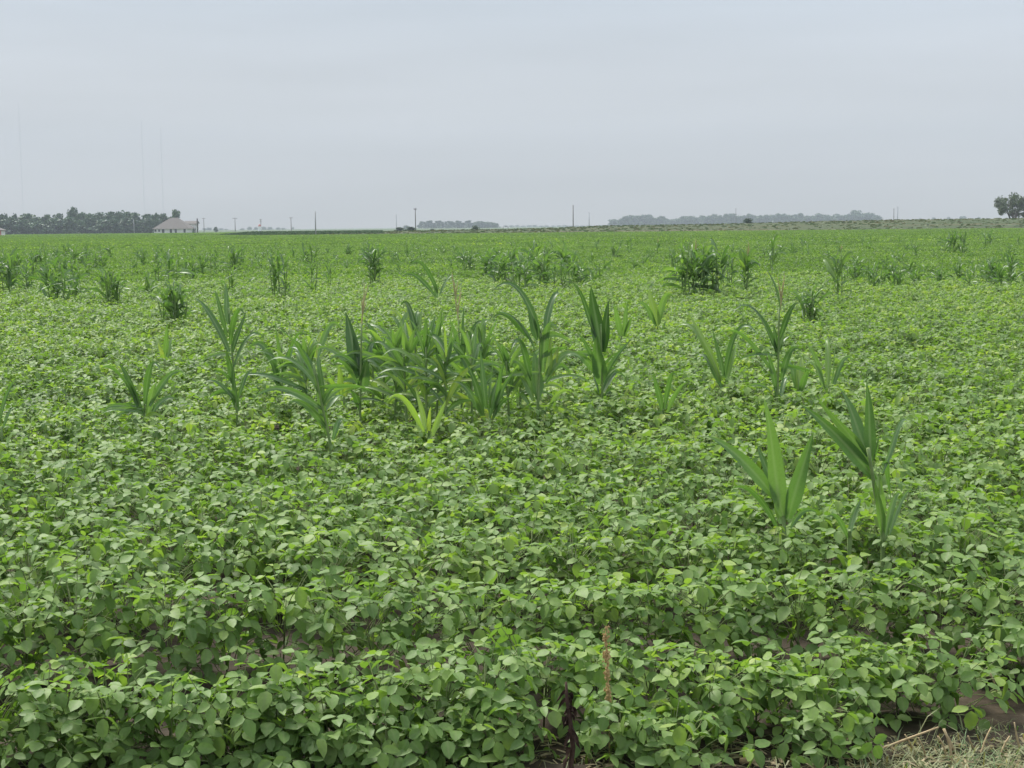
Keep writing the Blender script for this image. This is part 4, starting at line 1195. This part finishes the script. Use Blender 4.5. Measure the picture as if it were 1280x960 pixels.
# ------------------------------------------------------------------ poles and masts
def pole(px, yt, d, label, mat='pole', arm=0.0, r=.17, base=0.0, arm2=0):
    b = at_depth(px, 285, d); b.z = base
    root = empty('utility_pole', b)
    tag(root, label, 'utility pole', 'utility poles along the horizon')
    H = at_depth(px, yt, d).z - base
    mb = MB(); mb.tube([(0, 0, -.3), (0, 0, H * .5), (0, 0, H)], [r, r * .9, r * .75], 8); mb.build('post', M[mat], root, smooth=True)
    if arm:
        for kk in range(1 + arm2):
            mb = MB(); mb.box(-arm / 2, arm / 2, -.09, .09, -.12, .12); mb.build('crossarm', M[mat], root, (0, -.25, H - .5 - kk * 1.3))
        for s in (-.46, 0, .46):
            mb = MB(); mb.tube([(0, 0, 0), (0, 0, .16), (0, 0, .3)], [.05, .09, .05], 6); mb.build('insulator', M['pole_pale'], root, (arm * s, -.25, H - .37))
pole(394.5, 264.3, 300, 'pale bare pole standing nearest, in front of the taller crop', 'pole_pale', 0, .15)
pole(519.5, 259.8, 560, 'middle tall dark pole rising from a bush', 'pole', 1.2, .22)
pole(716.5, 256.3, 560, 'tallest dark pole right of the centre', 'pole', 0, .22)
pole(167.5, 275.2, 690, 'short pale pole in front of the left tree line', 'pole_pale', 0, .17)
pole(255, 272.2, 1000, 'first T-shaped pole right of the farmhouse', 'pole', 2.6, .26)
pole(294, 272, 1000, 'second T-shaped pole right of the farmhouse', 'pole', 3.4, .28)
pole(326.2, 273.8, 1000, 'third T-shaped pole, beside a faded red object', 'pole', 1.8, .26, arm2=1)
pole(364, 271.4, 1000, 'fourth T-shaped pole right of the farmhouse', 'pole', 2.8, .28)
pole(495.5, 268, 1500, 'faint hazy pole left of the middle tall pole', 'steel', 1.0, .42, arm2=2)
pole(736.5, 265.2, 1400, 'faint hazy pole right of the tallest dark pole', 'steel', 1.4, .4)
pole(919.7, 260.3, 1300, 'faint pole standing before the long far wood', 'pole', 0.8, .3)
pole(1117, 260.5, 1200, 'left of the two faint poles near the end of the far wood', 'pole', 1.6, .34)
pole(1121.7, 258.2, 1500, 'right, taller of the two faint poles near the end of the far wood', 'steel', 2.4, .5, arm2=1)

def red_sign():
    d = 990; b = at_depth(324.6, 285, d); b.z = 0
    root = empty('grain_bin', b); tag(root, 'faded red roofed bin by the third T-shaped pole', 'bin')
    mb = MB(); mb.tube([(0, 0, 0), (0, 0, 3.4)], 1.0, 14); mb.build('wall', M['white'], root)
    mb = MB(); mb.tube([(0, 0, 3.4), (0, 0, 4.3), (0, 0, 4.9)], [1.1, .7, .15], 14); mb.build('roof', M['red'], root)
red_sign()

def mast(px, yt, label):
    d = 2500.0
    b = at_depth(px, 285, d); b.z = 0
    root = empty('radio_mast', b); tag(root, label, 'radio mast', 'faint radio masts above the left trees')
    H = at_depth(px, yt, d).z
    leg = []
    for k_ in range(3):
        a = k_ * 2.094 + .3
        leg.append(Vector((math.cos(a) * .75, math.sin(a) * .75, 0)))
        mb = MB(); mb.tube([leg[-1], leg[-1] + Vector((0, 0, H))], .07, 5); mb.build('leg', M['steel'], root)
    mb = MB()
    z = 0.0; s = 0
    while z < H - 4:
        for k_ in range(3):
            mb.tube([leg[k_] + Vector((0, 0, z)), leg[(k_ + 1) % 3] + Vector((0, 0, z + 4))], .03, 3, cap=False)
        z += 4
    mb.build('lattice', M['steel'], root)
mast(30, 128, 'leftmost faint radio mast at the left edge of the sky')
mast(181.5, 150, 'tall faint radio mast, middle of the three')
mast(205, 160, 'faint radio mast nearest the farmhouse')

# ------------------------------------------------------------------ haze
def haze():
    mb = MB(); mb.box(-2700, 2700, -200, 3700, -1.5, 245)
    m, n, l = new_mat('haze')
    out = n.new('ShaderNodeOutputMaterial')
    v = n.new('ShaderNodeVolumePrincipled')
    v.inputs['Color'].default_value = (0.525, 0.565, 0.638, 1)
    v.inputs['Density'].default_value = 0.00030
    v.inputs['Anisotropy'].default_value = 0.0
    l.new(v.outputs[0], out.inputs['Volume'])
    o = mb.build('haze', m)
    tag(o, 'thin pale summer haze over the whole plain', 'haze', kind='stuff')
haze()
